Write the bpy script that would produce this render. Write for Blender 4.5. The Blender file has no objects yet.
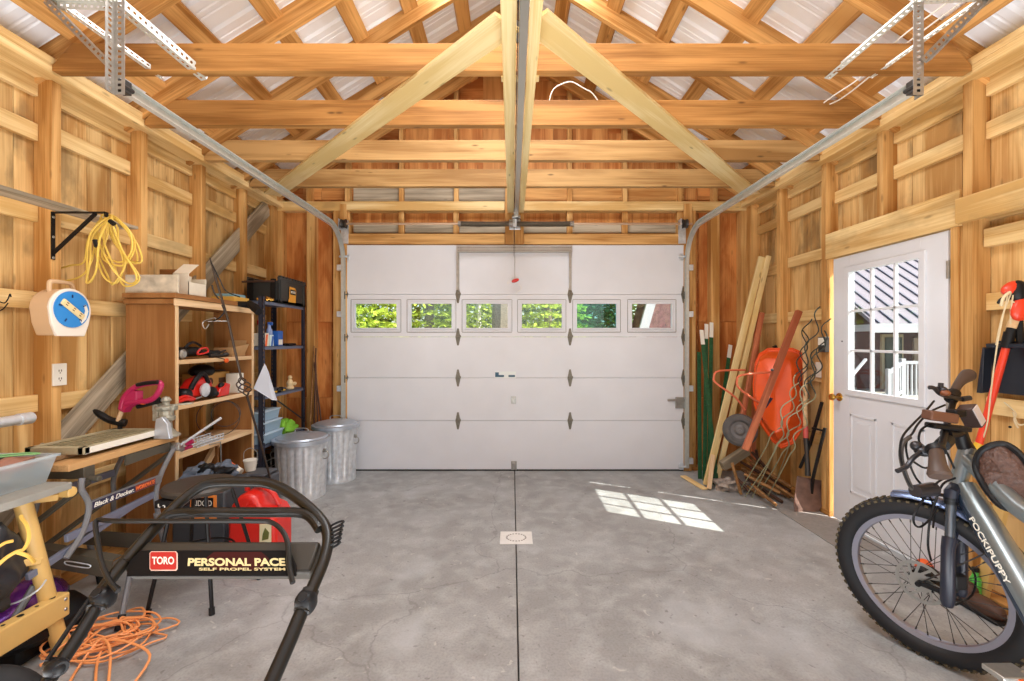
import bpy, math, random
from mathutils import Vector as V, Matrix, noise as mnoise
C = bpy.context.scene.collection
PI = math.pi
R = math.radians
F, CX, CY, CH = 455.0, 512.0, 340.5, 1.416

# ------------------------------------------------------------------ camera, sky, sun, lights, exposure
scn = bpy.context.scene
cam_d = bpy.data.cameras.new('camera'); cam = bpy.data.objects.new('camera', cam_d); C.objects.link(cam)
cam.location = (0, 0, CH); cam.rotation_euler = (PI/2, 0, 0)
cam_d.sensor_fit = 'HORIZONTAL'; cam_d.sensor_width = 36; cam_d.lens = 36*F/1024; cam_d.clip_start = 0.05; cam_d.clip_end = 300
scn.camera = cam
w = bpy.data.worlds.new('sky'); scn.world = w; w.use_nodes = True
nt = w.node_tree; nt.nodes.clear()
wo = nt.nodes.new('ShaderNodeOutputWorld'); wb = nt.nodes.new('ShaderNodeBackground'); sk = nt.nodes.new('ShaderNodeTexSky')
sk.sky_type = 'NISHITA'; sk.sun_disc = False; sk.sun_elevation = R(42.6); sk.sun_rotation = R(113); sk.air_density = 1.0; sk.dust_density = 2.0
nt.links.new(sk.outputs[0], wb.inputs[0]); nt.links.new(wb.outputs[0], wo.inputs[0]); wb.inputs[1].default_value = 0.32
sd = bpy.data.lights.new('sun', 'SUN'); sun = bpy.data.objects.new('sun', sd); C.objects.link(sun)
sun.rotation_euler = V((-.93, .475, -1)).to_track_quat('-Z', 'Y').to_euler(); sd.energy = 11.0; sd.angle = R(.45); sd.color = (1, .955, .88)
def area(name, loc, direction, sx, sy, power, col=(1, 1, 1)):
    d = bpy.data.lights.new(name, 'AREA'); o = bpy.data.objects.new(name, d); C.objects.link(o)
    d.shape = 'RECTANGLE'; d.size = sx; d.size_y = sy; d.energy = power; d.color = col
    o.location = loc; o.rotation_euler = V(direction).to_track_quat('-Z', 'Y').to_euler(); return o
# unseen added fill lights: overhead, under the ridge, near the floor, at the rear
area('overhead_fill', (0, .25, 2.75), (0, .05, -1), 4.4, 2.6, 22, (.94, .97, 1))  # added downward fill, no fixture hangs here
area('ridge_fill', (0, 2.3, 4.2), (0, .0, -1), 1.3, 2.8, 120, (.95, .97, 1))  # added fill above the view, no fixture under the ridge
area('floor_fill', (0, .25, .05), (0, .0, 1), 4.6, 1.9, 175, (.95, .98, 1))  # added upward fill standing in for light bounced off the ground
area('rear_fill', (0, -1.7, 1.5), (0, 1, .0), 4.4, 2.2, 3, (.93, .96, 1))  # weak added fill standing in for daylight at the open end
scn.view_settings.view_transform = 'Standard'; scn.view_settings.look = 'None'
scn.view_settings.gamma = 1; scn.view_settings.use_curve_mapping = False; scn.view_settings.exposure = 0.22

# ------------------------------------------------------------------ measuring helpers
def P(px, py, y): return V(((px-CX)*y/F, y, CH-(py-CY)*y/F))
def PXp(px, py, x):
    y = F*x/(px-CX); return V((x, y, CH-(py-CY)*y/F))
def PZ(px, py, z=0.0):
    y = F*(CH-z)/(py-CY); return V(((px-CX)*y/F, y, z))

# ------------------------------------------------------------------ mesh builder
class MB:
    def __init__(s): s.v = []; s.f = []; s.m = []; s.mi = 0
    def add(s, vs, fs):
        k = len(s.v); s.v += [tuple(a) for a in vs]; s.f += [tuple(i+k for i in f) for f in fs]; s.m += [s.mi]*len(fs); return s
    def box(s, x0, x1, y0, y1, z0, z1):
        vs = [(x, y, z) for z in (z0, z1) for y in (y0, y1) for x in (x0, x1)]
        return s.add(vs, [(0,2,3,1),(4,5,7,6),(0,1,5,4),(2,6,7,3),(0,4,6,2),(1,3,7,5)])
    def obox(s, c, sz, m=None):
        q = Matrix.Identity(3) if m is None else m
        vs = [V(c)+q@V((i*sz[0]/2, j*sz[1]/2, k*sz[2]/2)) for k in (-1,1) for j in (-1,1) for i in (-1,1)]
        return s.add(vs, [(0,2,3,1),(4,5,7,6),(0,1,5,4),(2,6,7,3),(0,4,6,2),(1,3,7,5)])
    def bar(s, p, q, w, h, up=(0,0,1)):
        p, q = V(p), V(q); return s.obox((p+q)/2, ((q-p).length, w, h), frame(q-p, up))
    def tube(s, pts, r, n=8, closed=False, cap=True, rad=None):
        pts = [V(p) for p in pts]; k = len(pts); base = len(s.v); vs = []; fs = []
        t0 = (pts[1]-pts[0]).normalized(); nrm = t0.orthogonal().normalized()
        for i in range(k):
            if closed: t = (pts[(i+1)%k]-pts[i-1])
            else: t = pts[min(i+1,k-1)]-pts[max(i-1,0)]
            if t.length < 1e-9: t = t0
            t.normalize(); nrm = nrm-t*nrm.dot(t)
            if nrm.length < 1e-6: nrm = t.orthogonal()
            nrm.normalize(); b = t.cross(nrm); rr = rad[i] if rad else r
            for j in range(n):
                a = 2*PI*j/n; vs.append(pts[i]+(nrm*math.cos(a)+b*math.sin(a))*rr)
        m = k if closed else k-1
        for i in range(m):
            for j in range(n):
                a, b2 = i*n+j, i*n+(j+1)%n; c, d = ((i+1)%k)*n+(j+1)%n, ((i+1)%k)*n+j
                fs.append((a, b2, c, d))
        if cap and not closed: fs.append(tuple(range(n))[::-1]); fs.append(tuple(range((k-1)*n, k*n)))
        return s.add(vs, fs)
    def lathe(s, prof, c, axis=(0,0,1), n=24, wob=None, cap=True):
        # prof: list of (radius, height along axis)
        m = frame(axis, (0,0,1) if abs(V(axis).normalized().z) < .9 else (0,1,0)); c = V(c); vs = []; fs = []
        for (r, h) in prof:
            for j in range(n):
                a = 2*PI*j/n; rr = r*(wob(a) if wob else 1)
                vs.append(c+m@V((h, rr*math.cos(a), rr*math.sin(a))))
        for i in range(len(prof)-1):
            for j in range(n): fs.append((i*n+j, i*n+(j+1)%n, (i+1)*n+(j+1)%n, (i+1)*n+j))
        if cap and prof[0][0] > 1e-5: fs.append(tuple(range(n))[::-1])
        if cap and prof[-1][0] > 1e-5: fs.append(tuple(range((len(prof)-1)*n, len(prof)*n)))
        return s.add(vs, fs)
    def prism(s, poly, o, ax, ay, depth):
        # polygon in the plane (o; ax, ay) pushed along ax x ay by depth
        o, ax, ay = V(o), V(ax), V(ay); nz = ax.cross(ay).normalized()*depth; n = len(poly)
        a = [o+ax*u+ay*v for u, v in poly]; vs = a+[p+nz for p in a]
        fs = [tuple(range(n))[::-1], tuple(range(n, 2*n))]+[(i, (i+1)%n, n+(i+1)%n, n+i) for i in range(n)]
        return s.add(vs, fs)
    def ball(s, c, r, m=None, nu=14, nv=9, e=1.0, disp=0, seed=0):
        # ellipsoid (superellipsoid when e<1) with optional lumps
        q = Matrix.Identity(3) if m is None else m; c = V(c); vs = []; fs = []
        sg = lambda t: math.copysign(abs(t)**e, t)
        for i in range(nv+1):
            ph = -PI/2+PI*i/nv
            for j in range(nu):
                th = 2*PI*j/nu; d = V((sg(math.cos(ph))*sg(math.cos(th)), sg(math.cos(ph))*sg(math.sin(th)), sg(math.sin(ph))))
                k = 1+disp*mnoise.noise(d*1.7+V((seed, seed*.7, 3)))
                vs.append(c+q@V((d.x*r[0]*k, d.y*r[1]*k, d.z*r[2]*k)))
        for i in range(nv):
            for j in range(nu): fs.append((i*nu+j, i*nu+(j+1)%nu, (i+1)*nu+(j+1)%nu, (i+1)*nu+j))
        return s.add(vs, fs)
    def torus(s, c, axis, R0, r, n=32, k=8):
        m = frame(axis, (0,0,1) if abs(V(axis).normalized().z) < .9 else (0,1,0)); c = V(c)
        return s.tube([c+m@V((0, R0*math.cos(2*PI*i/n), R0*math.sin(2*PI*i/n))) for i in range(n)], r, k, closed=True)
    def done(s, name, mat, parent=None, bevel=0, smooth=30, sub=0, pos=None):
        me = bpy.data.meshes.new(name)
        me.from_pydata(s.v, [], s.f)
        for mm in (mat if isinstance(mat, (list, tuple)) else [mat]): me.materials.append(mm)
        me.polygons.foreach_set('material_index', s.m)
        bm = bmesh.new(); bm.from_mesh(me); bmesh.ops.recalc_face_normals(bm, faces=bm.faces); bm.to_mesh(me); bm.free()
        if smooth: me.polygons.foreach_set('use_smooth', [True]*len(me.polygons)); me.set_sharp_from_angle(angle=R(smooth))
        o = bpy.data.objects.new(name, me); C.objects.link(o)
        if bevel:
            b = o.modifiers.new('bevel', 'BEVEL'); b.width = bevel; b.segments = 2; b.limit_method = 'ANGLE'; b.angle_limit = R(50)
            if smooth: b.harden_normals = False
        if sub: q = o.modifiers.new('sub', 'SUBSURF'); q.levels = sub; q.render_levels = sub
        if pos is not None:
            o.matrix_basis = pos
        if parent: setpar(o, parent)
        return o
import bmesh
def frame(x, up=(0,0,1)):
    x = V(x).normalized(); up = V(up)
    if abs(x.dot(up.normalized())) > .999: up = V((0,1,0)) if abs(x.y) < .9 else V((1,0,0))
    z = (up-x*up.dot(x)).normalized(); y = z.cross(x)
    return Matrix((x, y, z)).transposed()
def W(o):
    m = o.matrix_basis.copy()
    return (W(o.parent)@o.matrix_parent_inverse@m) if o.parent else m
def setpar(o, p): o.parent = p; o.matrix_parent_inverse = W(p).inverted()
def cr(pts, k=6, closed=False):
    pts = [V(p) for p in pts]; n = len(pts); out = []
    for i in range(n if closed else n-1):
        if closed: a, b, c, d = pts[i-1], pts[i], pts[(i+1)%n], pts[(i+2)%n]
        else: a, b, c, d = pts[max(i-1,0)], pts[i], pts[i+1], pts[min(i+2,n-1)]
        for j in range(k):
            t = j/k; out.append(.5*((2*b)+(c-a)*t+(2*a-5*b+4*c-d)*t*t+(3*b-a-3*c+d)*t**3))
    if not closed: out.append(pts[-1])
    return out
def thing(name, label, cat, loc=(0,0,0), group=None):
    o = bpy.data.objects.new(name, None); C.objects.link(o); o.location = loc; o.empty_display_size = .1
    o['label'] = label; o['category'] = cat; o['kind'] = 'thing'
    if group: o['group'] = group
    return o
def tag(o, label, cat, group=None, kind='thing'):
    o['label'] = label; o['category'] = cat; o['kind'] = kind
    if group: o['group'] = group
    return o
def struct(o): o['kind'] = 'structure'; return o
def copy_tree(o, parent=None):
    c = o.copy(); C.objects.link(c)
    if parent: c.parent = parent
    for ch in list(o.children): copy_tree(ch, c)
    return c
def text(name, s, c, right, up, h, mat, parent, depth=.0008, width=None, shear=0, offset=0):
    """lettering as a thin mesh centred on c, reading along 'right'"""
    cu = bpy.data.curves.new(name, 'FONT'); cu.body = s; cu.align_x = 'CENTER'; cu.align_y = 'CENTER'; cu.extrude = depth; cu.shear = shear; cu.size = 1; cu.offset = offset
    tmp = bpy.data.objects.new('tmp_text', cu); C.objects.link(tmp); dg = bpy.context.evaluated_depsgraph_get(); dg.update()
    me = bpy.data.meshes.new_from_object(tmp.evaluated_get(dg)); C.objects.unlink(tmp); bpy.data.objects.remove(tmp)
    xs = [v.co.x for v in me.vertices]; ys = [v.co.y for v in me.vertices]
    kh = h/(max(ys)-min(ys)); kw = (width/(max(xs)-min(xs))) if width else kh; mx = (max(xs)+min(xs))/2; my = (max(ys)+min(ys))/2
    r, u = V(right).normalized(), V(up).normalized(); nn = r.cross(u)
    for v in me.vertices: v.co = V(c)+r*((v.co.x-mx)*kw)+u*((v.co.y-my)*kh)+nn*v.co.z
    me.materials.clear(); me.materials.append(mat)
    o = bpy.data.objects.new(name, me); C.objects.link(o)
    if parent: setpar(o, parent)
    return o

# ------------------------------------------------------------------ materials
MATS = {}
def srgb(r, g, b):
    f = lambda c: (c/255/12.92) if c/255 <= .04045 else ((c/255+.055)/1.055)**2.4
    return (f(r), f(g), f(b), 1)
def plain(name, col, rough=.5, metal=0, noise=0, scale=20, spec=.5, bump=0, coat=0):
    if name in MATS: return MATS[name]
    m = bpy.data.materials.new(name); m.use_nodes = True; nt = m.node_tree; b = nt.nodes['Principled BSDF']
    b.inputs['Base Color'].default_value = srgb(*col); b.inputs['Roughness'].default_value = rough; b.inputs['Metallic'].default_value = metal
    b.inputs['Specular IOR Level'].default_value = spec; b.inputs['Coat Weight'].default_value = coat
    tc = nt.nodes.new('ShaderNodeTexCoord'); nz = nt.nodes.new('ShaderNodeTexNoise'); nz.inputs['Scale'].default_value = scale; nz.inputs['Detail'].default_value = 6
    nt.links.new(tc.outputs['Object'], nz.inputs['Vector'])
    if noise:
        mr = nt.nodes.new('ShaderNodeMapRange'); mr.inputs['From Min'].default_value = .3; mr.inputs['From Max'].default_value = .7
        mr.inputs['To Min'].default_value = 1-noise; mr.inputs['To Max'].default_value = 1+noise*.6
        mx = nt.nodes.new('ShaderNodeVectorMath'); mx.operation = 'SCALE'; mx.inputs[0].default_value = srgb(*col)[:3]
        nt.links.new(nz.outputs['Fac'], mr.inputs['Value']); nt.links.new(mr.outputs[0], mx.inputs['Scale']); nt.links.new(mx.outputs[0], b.inputs['Base Color'])
    if bump:
        bp = nt.nodes.new('ShaderNodeBump'); bp.inputs['Strength'].default_value = bump; bp.inputs['Distance'].default_value = .01
        nt.links.new(nz.outputs['Fac'], bp.inputs['Height']); nt.links.new(bp.outputs[0], b.inputs['Normal'])
    MATS[name] = m; return m
def wood(name, dark, light, knots=.5, grain=16, var=.12, rough=.6, stain=0, figure=0):
    if name in MATS: return MATS[name]
    m = bpy.data.materials.new(name); m.use_nodes = True; nt = m.node_tree; N = nt.nodes.new; L = nt.links.new; b = nt.nodes['Principled BSDF']
    tc = N('ShaderNodeTexCoord'); oi = N('ShaderNodeObjectInfo'); sc = N('ShaderNodeVectorMath'); sc.operation = 'SCALE'; sc.inputs[0].default_value = (37, 19, 53)
    L(oi.outputs['Random'], sc.inputs['Scale']); ad = N('ShaderNodeVectorMath'); ad.operation = 'ADD'; L(tc.outputs['Object'], ad.inputs[0]); L(sc.outputs[0], ad.inputs[1])
    def mapped(s):
        mp = N('ShaderNodeMapping'); mp.inputs['Scale'].default_value = s; L(ad.outputs[0], mp.inputs['Vector']); return mp.outputs[0]
    n1 = N('ShaderNodeTexNoise'); n1.inputs['Scale'].default_value = 1; n1.inputs['Detail'].default_value = 5; n1.inputs['Distortion'].default_value = .6
    L(mapped((1.0 if not figure else 2.2, grain, grain)), n1.inputs['Vector'])
    n2 = N('ShaderNodeTexNoise'); n2.inputs['Scale'].default_value = 1; n2.inputs['Detail'].default_value = 3; L(mapped((.8, 2.2, 2.2)), n2.inputs['Vector'])
    wv = N('ShaderNodeTexNoise'); wv.inputs['Scale'].default_value = 1; wv.inputs['Detail'].default_value = 2; wv.inputs['Distortion'].default_value = 1.5; L(mapped((1.1, 70, 70)), wv.inputs['Vector'])
    mixf = N('ShaderNodeMath'); mixf.operation = 'MULTIPLY_ADD'; L(n2.outputs['Fac'], mixf.inputs[0]); mixf.inputs[1].default_value = .7; 
    mu = N('ShaderNodeMath'); mu.operation = 'MULTIPLY_ADD'; L(n1.outputs['Fac'], mu.inputs[0]); mu.inputs[1].default_value = .9
    m3 = N('ShaderNodeMath'); m3.operation = 'MULTIPLY'; L(wv.outputs['Fac'], m3.inputs[0]); m3.inputs[1].default_value = .35
    L(m3.outputs[0], mu.inputs[2]); L(mu.outputs[0], mixf.inputs[2])
    rp = N('ShaderNodeMapRange'); rp.inputs['From Min'].default_value = .85; rp.inputs['From Max'].default_value = 1.11; L(mixf.outputs[0], rp.inputs['Value'])
    mc = N('ShaderNodeMix'); mc.data_type = 'RGBA'; mc.inputs[6].default_value = srgb(*dark); mc.inputs[7].default_value = srgb(*light); L(rp.outputs[0], mc.inputs[0])
    col = mc.outputs[2]
    if knots:
        vo = N('ShaderNodeTexVoronoi'); vo.inputs['Scale'].default_value = 1; vo.inputs['Randomness'].default_value = 1; L(mapped((3.4, 12, 12)), vo.inputs['Vector'])
        kr = N('ShaderNodeMapRange'); kr.inputs['From Min'].default_value = .05; kr.inputs['From Max'].default_value = .13; kr.inputs['To Min'].default_value = knots; kr.inputs['To Max'].default_value = 0; L(vo.outputs['Distance'], kr.inputs['Value'])
        km = N('ShaderNodeMix'); km.data_type = 'RGBA'; km.inputs[7].default_value = tuple(c*.32 for c in srgb(*dark)[:3])+(1,); L(kr.outputs[0], km.inputs[0]); L(col, km.inputs[6]); col = km.outputs[2]
    if stain:
        n4 = N('ShaderNodeTexNoise'); n4.inputs['Scale'].default_value = 1; n4.inputs['Detail'].default_value = 8; L(mapped((2.5, 5, 5)), n4.inputs['Vector'])
        sr = N('ShaderNodeMapRange'); sr.inputs['From Min'].default_value = .56; sr.inputs['From Max'].default_value = .68; sr.inputs['To Max'].default_value = stain; L(n4.outputs['Fac'], sr.inputs['Value'])
        sm = N('ShaderNodeMix'); sm.data_type = 'RGBA'; sm.inputs[7].default_value = srgb(112, 92, 62); L(sr.outputs[0], sm.inputs[0]); L(col, sm.inputs[6]); col = sm.outputs[2]
    hv = N('ShaderNodeHueSaturation'); L(col, hv.inputs['Color'])
    vr = N('ShaderNodeMapRange'); vr.inputs['To Min'].default_value = 1-var; vr.inputs['To Max'].default_value = 1+var; L(oi.outputs['Random'], vr.inputs['Value']); L(vr.outputs[0], hv.inputs['Value'])
    L(hv.outputs[0], b.inputs['Base Color']); b.inputs['Roughness'].default_value = rough; b.inputs['Specular IOR Level'].default_value = .3
    bp = N('ShaderNodeBump'); bp.inputs['Strength'].default_value = .5; bp.inputs['Distance'].default_value = .004; L(mu.outputs[0], bp.inputs['Height']); L(bp.outputs[0], b.inputs['Normal'])
    MATS[name] = m; return m
FIR = wood('fir_lumber', (166, 112, 56), (208, 158, 94), .7, 14, .10)
JOIST = wood('joist_lumber', (138, 92, 42), (186, 134, 74), .8, 12, .08)
RAFT = wood('rafter_lumber', (164, 112, 54), (220, 168, 102), .6, 16, .12)
PALE = wood('pale_pine', (218, 188, 124), (236, 214, 160), .6, 10, .04)
JOIST2 = wood('pale_joist_lumber', (150, 110, 62), (190, 150, 96), .8, 12, .05)
GABLE = wood('gable_board_wood', (178, 110, 54), (220, 158, 92), .4, 8, .12)
STUDM = wood('stud_lumber', (172, 120, 60), (220, 174, 110), .5, 14, .10)
SHEATH = wood('sheathing_board_wood', (180, 134, 76), (226, 190, 130), .45, 9, .12, stain=.6)
NAILM = wood('nailer_wood', (204, 162, 98), (238, 208, 150), .5, 12, .08, stain=.3)
PLY = wood('red_plywood', (176, 100, 44), (218, 148, 82), .35, 7, .10, figure=1)
GREY = wood('weathered_board', (136, 124, 104), (196, 182, 158), .5, 14, .12)
SHELFW = wood('stained_shelf_plywood', (142, 94, 50), (168, 118, 70), 0, 12, .05)
EDGEW = wood('pale_plywood_edge', (214, 178, 132), (236, 206, 166), 0, 20, .04)
BENCHW = wood('bench_top_wood', (150, 108, 62), (200, 156, 104), .3, 14, .05)
STICKW = wood('brown_stick_wood', (120, 84, 50), (170, 126, 80), .3, 10, .25)
REDW = wood('red_painted_handle', (150, 78, 48), (198, 118, 82), 0, 14, .05)
ASHW = wood('pale_handle_wood', (208, 168, 118), (232, 200, 156), .1, 20, .03)
GALV = plain('galvanised_steel', (224, 230, 236), .34, .5, .16, 26)
STEEL = plain('bare_steel', (176, 174, 168), .35, .8, .15, 30)
DKSTEEL = plain('dark_steel', (70, 68, 66), .45, .6, .1, 30)
TRACK = plain('zinc_track', (206, 208, 202), .35, .4, .08, 30)
BLACK = plain('black_plastic', (18, 18, 20), .45, spec=.3)
SATIN = plain('satin_black_paint', (20, 19, 18), .35, spec=.35)
RUBBER = plain('black_rubber', (22, 22, 23), .75, 0, .2, 60)
WHITE = plain('white_paint', (220, 222, 227), .5, 0, .03, 4)
WPLAST = plain('white_plastic', (232, 228, 216), .4)
TAN = plain('tan_plastic', (206, 172, 134), .45)
RED = plain('red_plastic', (206, 34, 24), .35, coat=.2)
ORANGE = plain('orange_plastic', (232, 96, 28), .4)
BRASS = plain('brass', (206, 160, 74), .25, .9)
BROWN = plain('dark_brown', (84, 56, 42), .6, 0, .2, 30)
YELLOWP = plain('yellow_paint', (220, 180, 108), .4, .0, .05, 12)
YELLOW = plain('yellow_plastic', (228, 184, 52), .45)
CARD = plain('cardboard', (188, 150, 104), .8, 0, .08, 20)
BLUE = plain('blue_plastic', (40, 96, 180), .4)
def glass(name, tint, refl=.05, rough=.02):
    m = bpy.data.materials.new(name); m.use_nodes = True; nt = m.node_tree; nt.nodes.clear()
    o = nt.nodes.new('ShaderNodeOutputMaterial'); mx = nt.nodes.new('ShaderNodeMixShader'); t = nt.nodes.new('ShaderNodeBsdfTransparent'); g = nt.nodes.new('ShaderNodeBsdfGlossy')
    t.inputs[0].default_value = tint; g.inputs['Roughness'].default_value = rough; mx.inputs[0].default_value = refl
    nt.links.new(t.outputs[0], mx.inputs[1]); nt.links.new(g.outputs[0], mx.inputs[2]); nt.links.new(mx.outputs[0], o.inputs[0]); return m
GLASS = glass('window_glass', (.93, .96, .95, 1)); TEAL = glass('teal_reflection_glass', (.55, .8, .82, 1))  # second glass has a teal reflection put into its colour
def translucent(name, col, rough=.35, alpha=.35):
    m = bpy.data.materials.new(name); m.use_nodes = True; nt = m.node_tree; b = nt.nodes['Principled BSDF']
    b.inputs['Base Color'].default_value = srgb(*col); b.inputs['Roughness'].default_value = rough; b.inputs['Alpha'].default_value = 1-alpha; MATS[name] = m; return m
CLEAR = translucent('frosted_clear_plastic', (200, 214, 220), .3, .6)
BINBL = translucent('pale_blue_bin_plastic', (170, 200, 222), .35, .2)

def lumber(name, p, q, w_, h_, mat, parent=None, up=(0,0,1), bevel=.003, cut=None):
    """a stick of lumber from p to q: w_ sideways, h_ along up; grain runs with it"""
    p, q = V(p), V(q); m = frame(q-p, up).to_4x4(); m.translation = p; L = (q-p).length
    b = MB().box(0, L, -w_/2, w_/2, -h_/2, h_/2)
    return b.done(name, mat, parent, bevel=bevel, smooth=0, pos=m)
def slab(name, x0, x1, y0, y1, z0, z1, mat, parent=None, bevel=.003):
    """axis-aligned board whose grain follows its longest side"""
    d = (x1-x0, y1-y0, z1-z0); k = d.index(max(d)); c = V(((x0+x1)/2, (y0+y1)/2, (z0+z1)/2))
    if k == 0: return lumber(name, (x0, c.y, c.z), (x1, c.y, c.z), d[1], d[2], mat, parent, bevel=bevel)
    if k == 1: return lumber(name, (c.x, y0, c.z), (c.x, y1, c.z), d[0], d[2], mat, parent, bevel=bevel)
    return lumber(name, (c.x, c.y, z0), (c.x, c.y, z1), d[0], d[1], mat, parent, up=(0,1,0), bevel=bevel)
# ------------------------------------------------------------------ floor
rnd = random.Random(7)
def concrete():
    m = bpy.data.materials.new('worn_concrete'); m.use_nodes = True; nt = m.node_tree; N = nt.nodes.new; L = nt.links.new; b = nt.nodes['Principled BSDF']
    tc = N('ShaderNodeTexCoord')
    def nz(s, d, dist=0):
        n = N('ShaderNodeTexNoise'); n.inputs['Scale'].default_value = s; n.inputs['Detail'].default_value = d; n.inputs['Distortion'].default_value = dist; L(tc.outputs['Object'], n.inputs['Vector']); return n.outputs['Fac']
    def rng(f, a, bb, c=0, d=1):
        r = N('ShaderNodeMapRange'); r.inputs['From Min'].default_value = a; r.inputs['From Max'].default_value = bb; r.inputs['To Min'].default_value = c; r.inputs['To Max'].default_value = d; L(f, r.inputs['Value']); return r.outputs[0]
    def mix(f, a, c2):
        x = N('ShaderNodeMix'); x.data_type = 'RGBA'; L(f, x.inputs[0])
        if isinstance(a, tuple): x.inputs[6].default_value = a
        else: L(a, x.inputs[6])
        x.inputs[7].default_value = c2; return x.outputs[2]
    c = mix(rng(nz(.9, 4, .5), .38, .66), srgb(146, 146, 145), srgb(164, 165, 165))
    c = mix(rng(nz(7, 10, .3), .45, .75, 0, .7), c, srgb(188, 190, 190))
    c = mix(rng(nz(3.3, 12, .4), .55, .72, 0, .38), c, srgb(116, 114, 110))
    c = mix(rng(nz(.7, 3), .55, .75, 0, .22), c, srgb(156, 146, 142))
    c = mix(rng(nz(85, 4), .42, .66, 0, .30), c, srgb(118, 116, 112))
    c = mix(rng(nz(1.4, 6, .8), .56, .70, 0, .45), c, srgb(190, 194, 198))
    c = mix(rng(nz(30, 8, .5), .64, .72, 0, .55), c, srgb(96, 92, 88))
    c = mix(rng(nz(16, 6, 1), .67, .72, 0, .6), c, srgb(200, 198, 192))
    # hairline crazing
    vo = N('ShaderNodeTexVoronoi'); vo.feature = 'DISTANCE_TO_EDGE'; vo.inputs['Scale'].default_value = .8
    dn = N('ShaderNodeTexNoise'); dn.inputs['Scale'].default_value = 3; dn.inputs['Detail'].default_value = 6; L(tc.outputs['Object'], dn.inputs['Vector'])
    mxv = N('ShaderNodeMix'); mxv.data_type = 'VECTOR'; mxv.inputs[0].default_value = .25; L(tc.outputs['Object'], mxv.inputs[4]); L(dn.outputs['Color'], mxv.inputs[5]); L(mxv.outputs[1], vo.inputs['Vector'])
    c = mix(rng(vo.outputs['Distance'], 0, .004, .3, 0), c, srgb(70, 66, 62))
    L(c, b.inputs['Base Color']); L(rng(nz(2, 6), .3, .7, .38, .7), b.inputs['Roughness'])
    bp = N('ShaderNodeBump'); bp.inputs['Strength'].default_value = .15; bp.inputs['Distance'].default_value = .004; L(nz(40, 8), bp.inputs['Height']); L(bp.outputs[0], b.inputs['Normal'])
    return m
CONC = concrete()
JX = .028
floor = struct(MB().box(-2.75, JX-.0035, -1.7, 5.05, -.1, 0).box(JX+.0035, 2.75, -1.7, 5.05, -.1, 0).done('floor', CONC, bevel=.004, smooth=0))
struct(MB().box(-2.75, 2.75, -1.7, 5.05, -.16, -.02).done('slab_joint', plain('joint_dirt', (60, 56, 50), .9), floor, smooth=0))

# ------------------------------------------------------------------ side walls
STUDY = [-1.08, -.48, .12, .72, 1.32, 1.92, 2.52, 3.13, 3.735, 4.33, 4.86]
ZP = 2.861          # underside of the top plate
DY0, DY1, DZ = 2.662, 3.656, 2.086   # entry door opening
wl = struct(MB().box(-2.70, -2.674, -1.7, 5.09, -.05, 2.98).done('wall_left', FIR, smooth=0))
wr = struct(MB().box(2.674, 2.70, -1.7, DY0, -.05, 2.98).box(2.674, 2.70, DY1, 5.09, -.05, 2.98).box(2.674, 2.70, DY0, DY1, DZ, 2.98).done('wall_right', FIR, smooth=0))
for sgn, wl_ in ((-1, wl), (1, wr)):
    y = -1.7; k = 0
    while y < 5.05:
        wd = (.42, .17, .36, .2, .3, .48, .13)[k % 7]*(1 if sgn < 0 else .93); y2 = min(y+wd, 5.05); k += 1
        segs = [(y, y2, 0, 2.96)]
        if sgn > 0:
            segs = []
            if y < DY0: segs.append((y, min(y2, DY0), 0, 2.96))
            if y2 > DY1: segs.append((max(y, DY1), y2, 0, 2.96))
            a, b_ = max(y, DY0), min(y2, DY1)
            if a < b_: segs.append((a, b_, DZ, 2.96))
        for (a, b_, z0, z1) in segs:
            if b_-a > .01: slab('sheathing_board', *sorted((sgn*2.652, sgn*2.673)), a+.002, b_-.002, z0, z1, SHEATH, wl_, bevel=.002)
        y = y2
    # studs
    for i, sy in enumerate(STUDY):
        if sgn > 0 and DY0-.08 < sy < DY1-.1: # above the entry door only
            slab('stud', 2.55, 2.652, sy, sy+.05, 2.275, ZP, STUDM, wl_); continue
        if sgn > 0 and abs(sy-3.735) < .05: sy = 3.696
        slab('stud', *sorted((sgn*2.55, sgn*2.652)), sy, sy+(.055 if i != 10 else .09), .045, ZP, STUDM, wl_)
    slab('sill_plate', *sorted((sgn*2.55, sgn*2.652)), -1.7, DY0 if sgn > 0 else 5.0, 0, .045, FIR, wl_)
    if sgn > 0: slab('sill_plate', 2.55, 2.652, DY1, 5.0, 0, .045, FIR, wl_)
    # horizontal nailers between the studs
    for i in range(len(STUDY)-1):
        a, b_ = STUDY[i]+.05, STUDY[i+1]
        for j, zz in enumerate((2.815, 2.59, 2.13, 1.62, 1.09, .58)):
            dz = rnd.uniform(-.03, .03) if 0 < j else 0
            if sgn > 0 and b_ > DY0 and a < DY1 and zz < 2.3: 
                if not (a < DY1 < b_): continue
                a2 = DY1+.1
            else: a2 = a
            slab('nailer', *sorted((sgn*2.622, sgn*2.652)), a2+.002, b_-.002, zz+dz-.048, zz+dz+.046, NAILM, wl_, bevel=.002)
    slab('top_plate', *sorted((sgn*2.49, sgn*2.655)), -1.7, 5.02, ZP, ZP+.045, NAILM, wl_)
    slab('top_plate', *sorted((sgn*2.495, sgn*2.655)), -1.7, 5.02, ZP+.047, ZP+.095, NAILM, wl_)
    lumber('eave_board', (sgn*2.64, -1.7, 3.0), (sgn*2.64, 5.02, 3.0), .02, .12, GREY, wl_)
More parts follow.
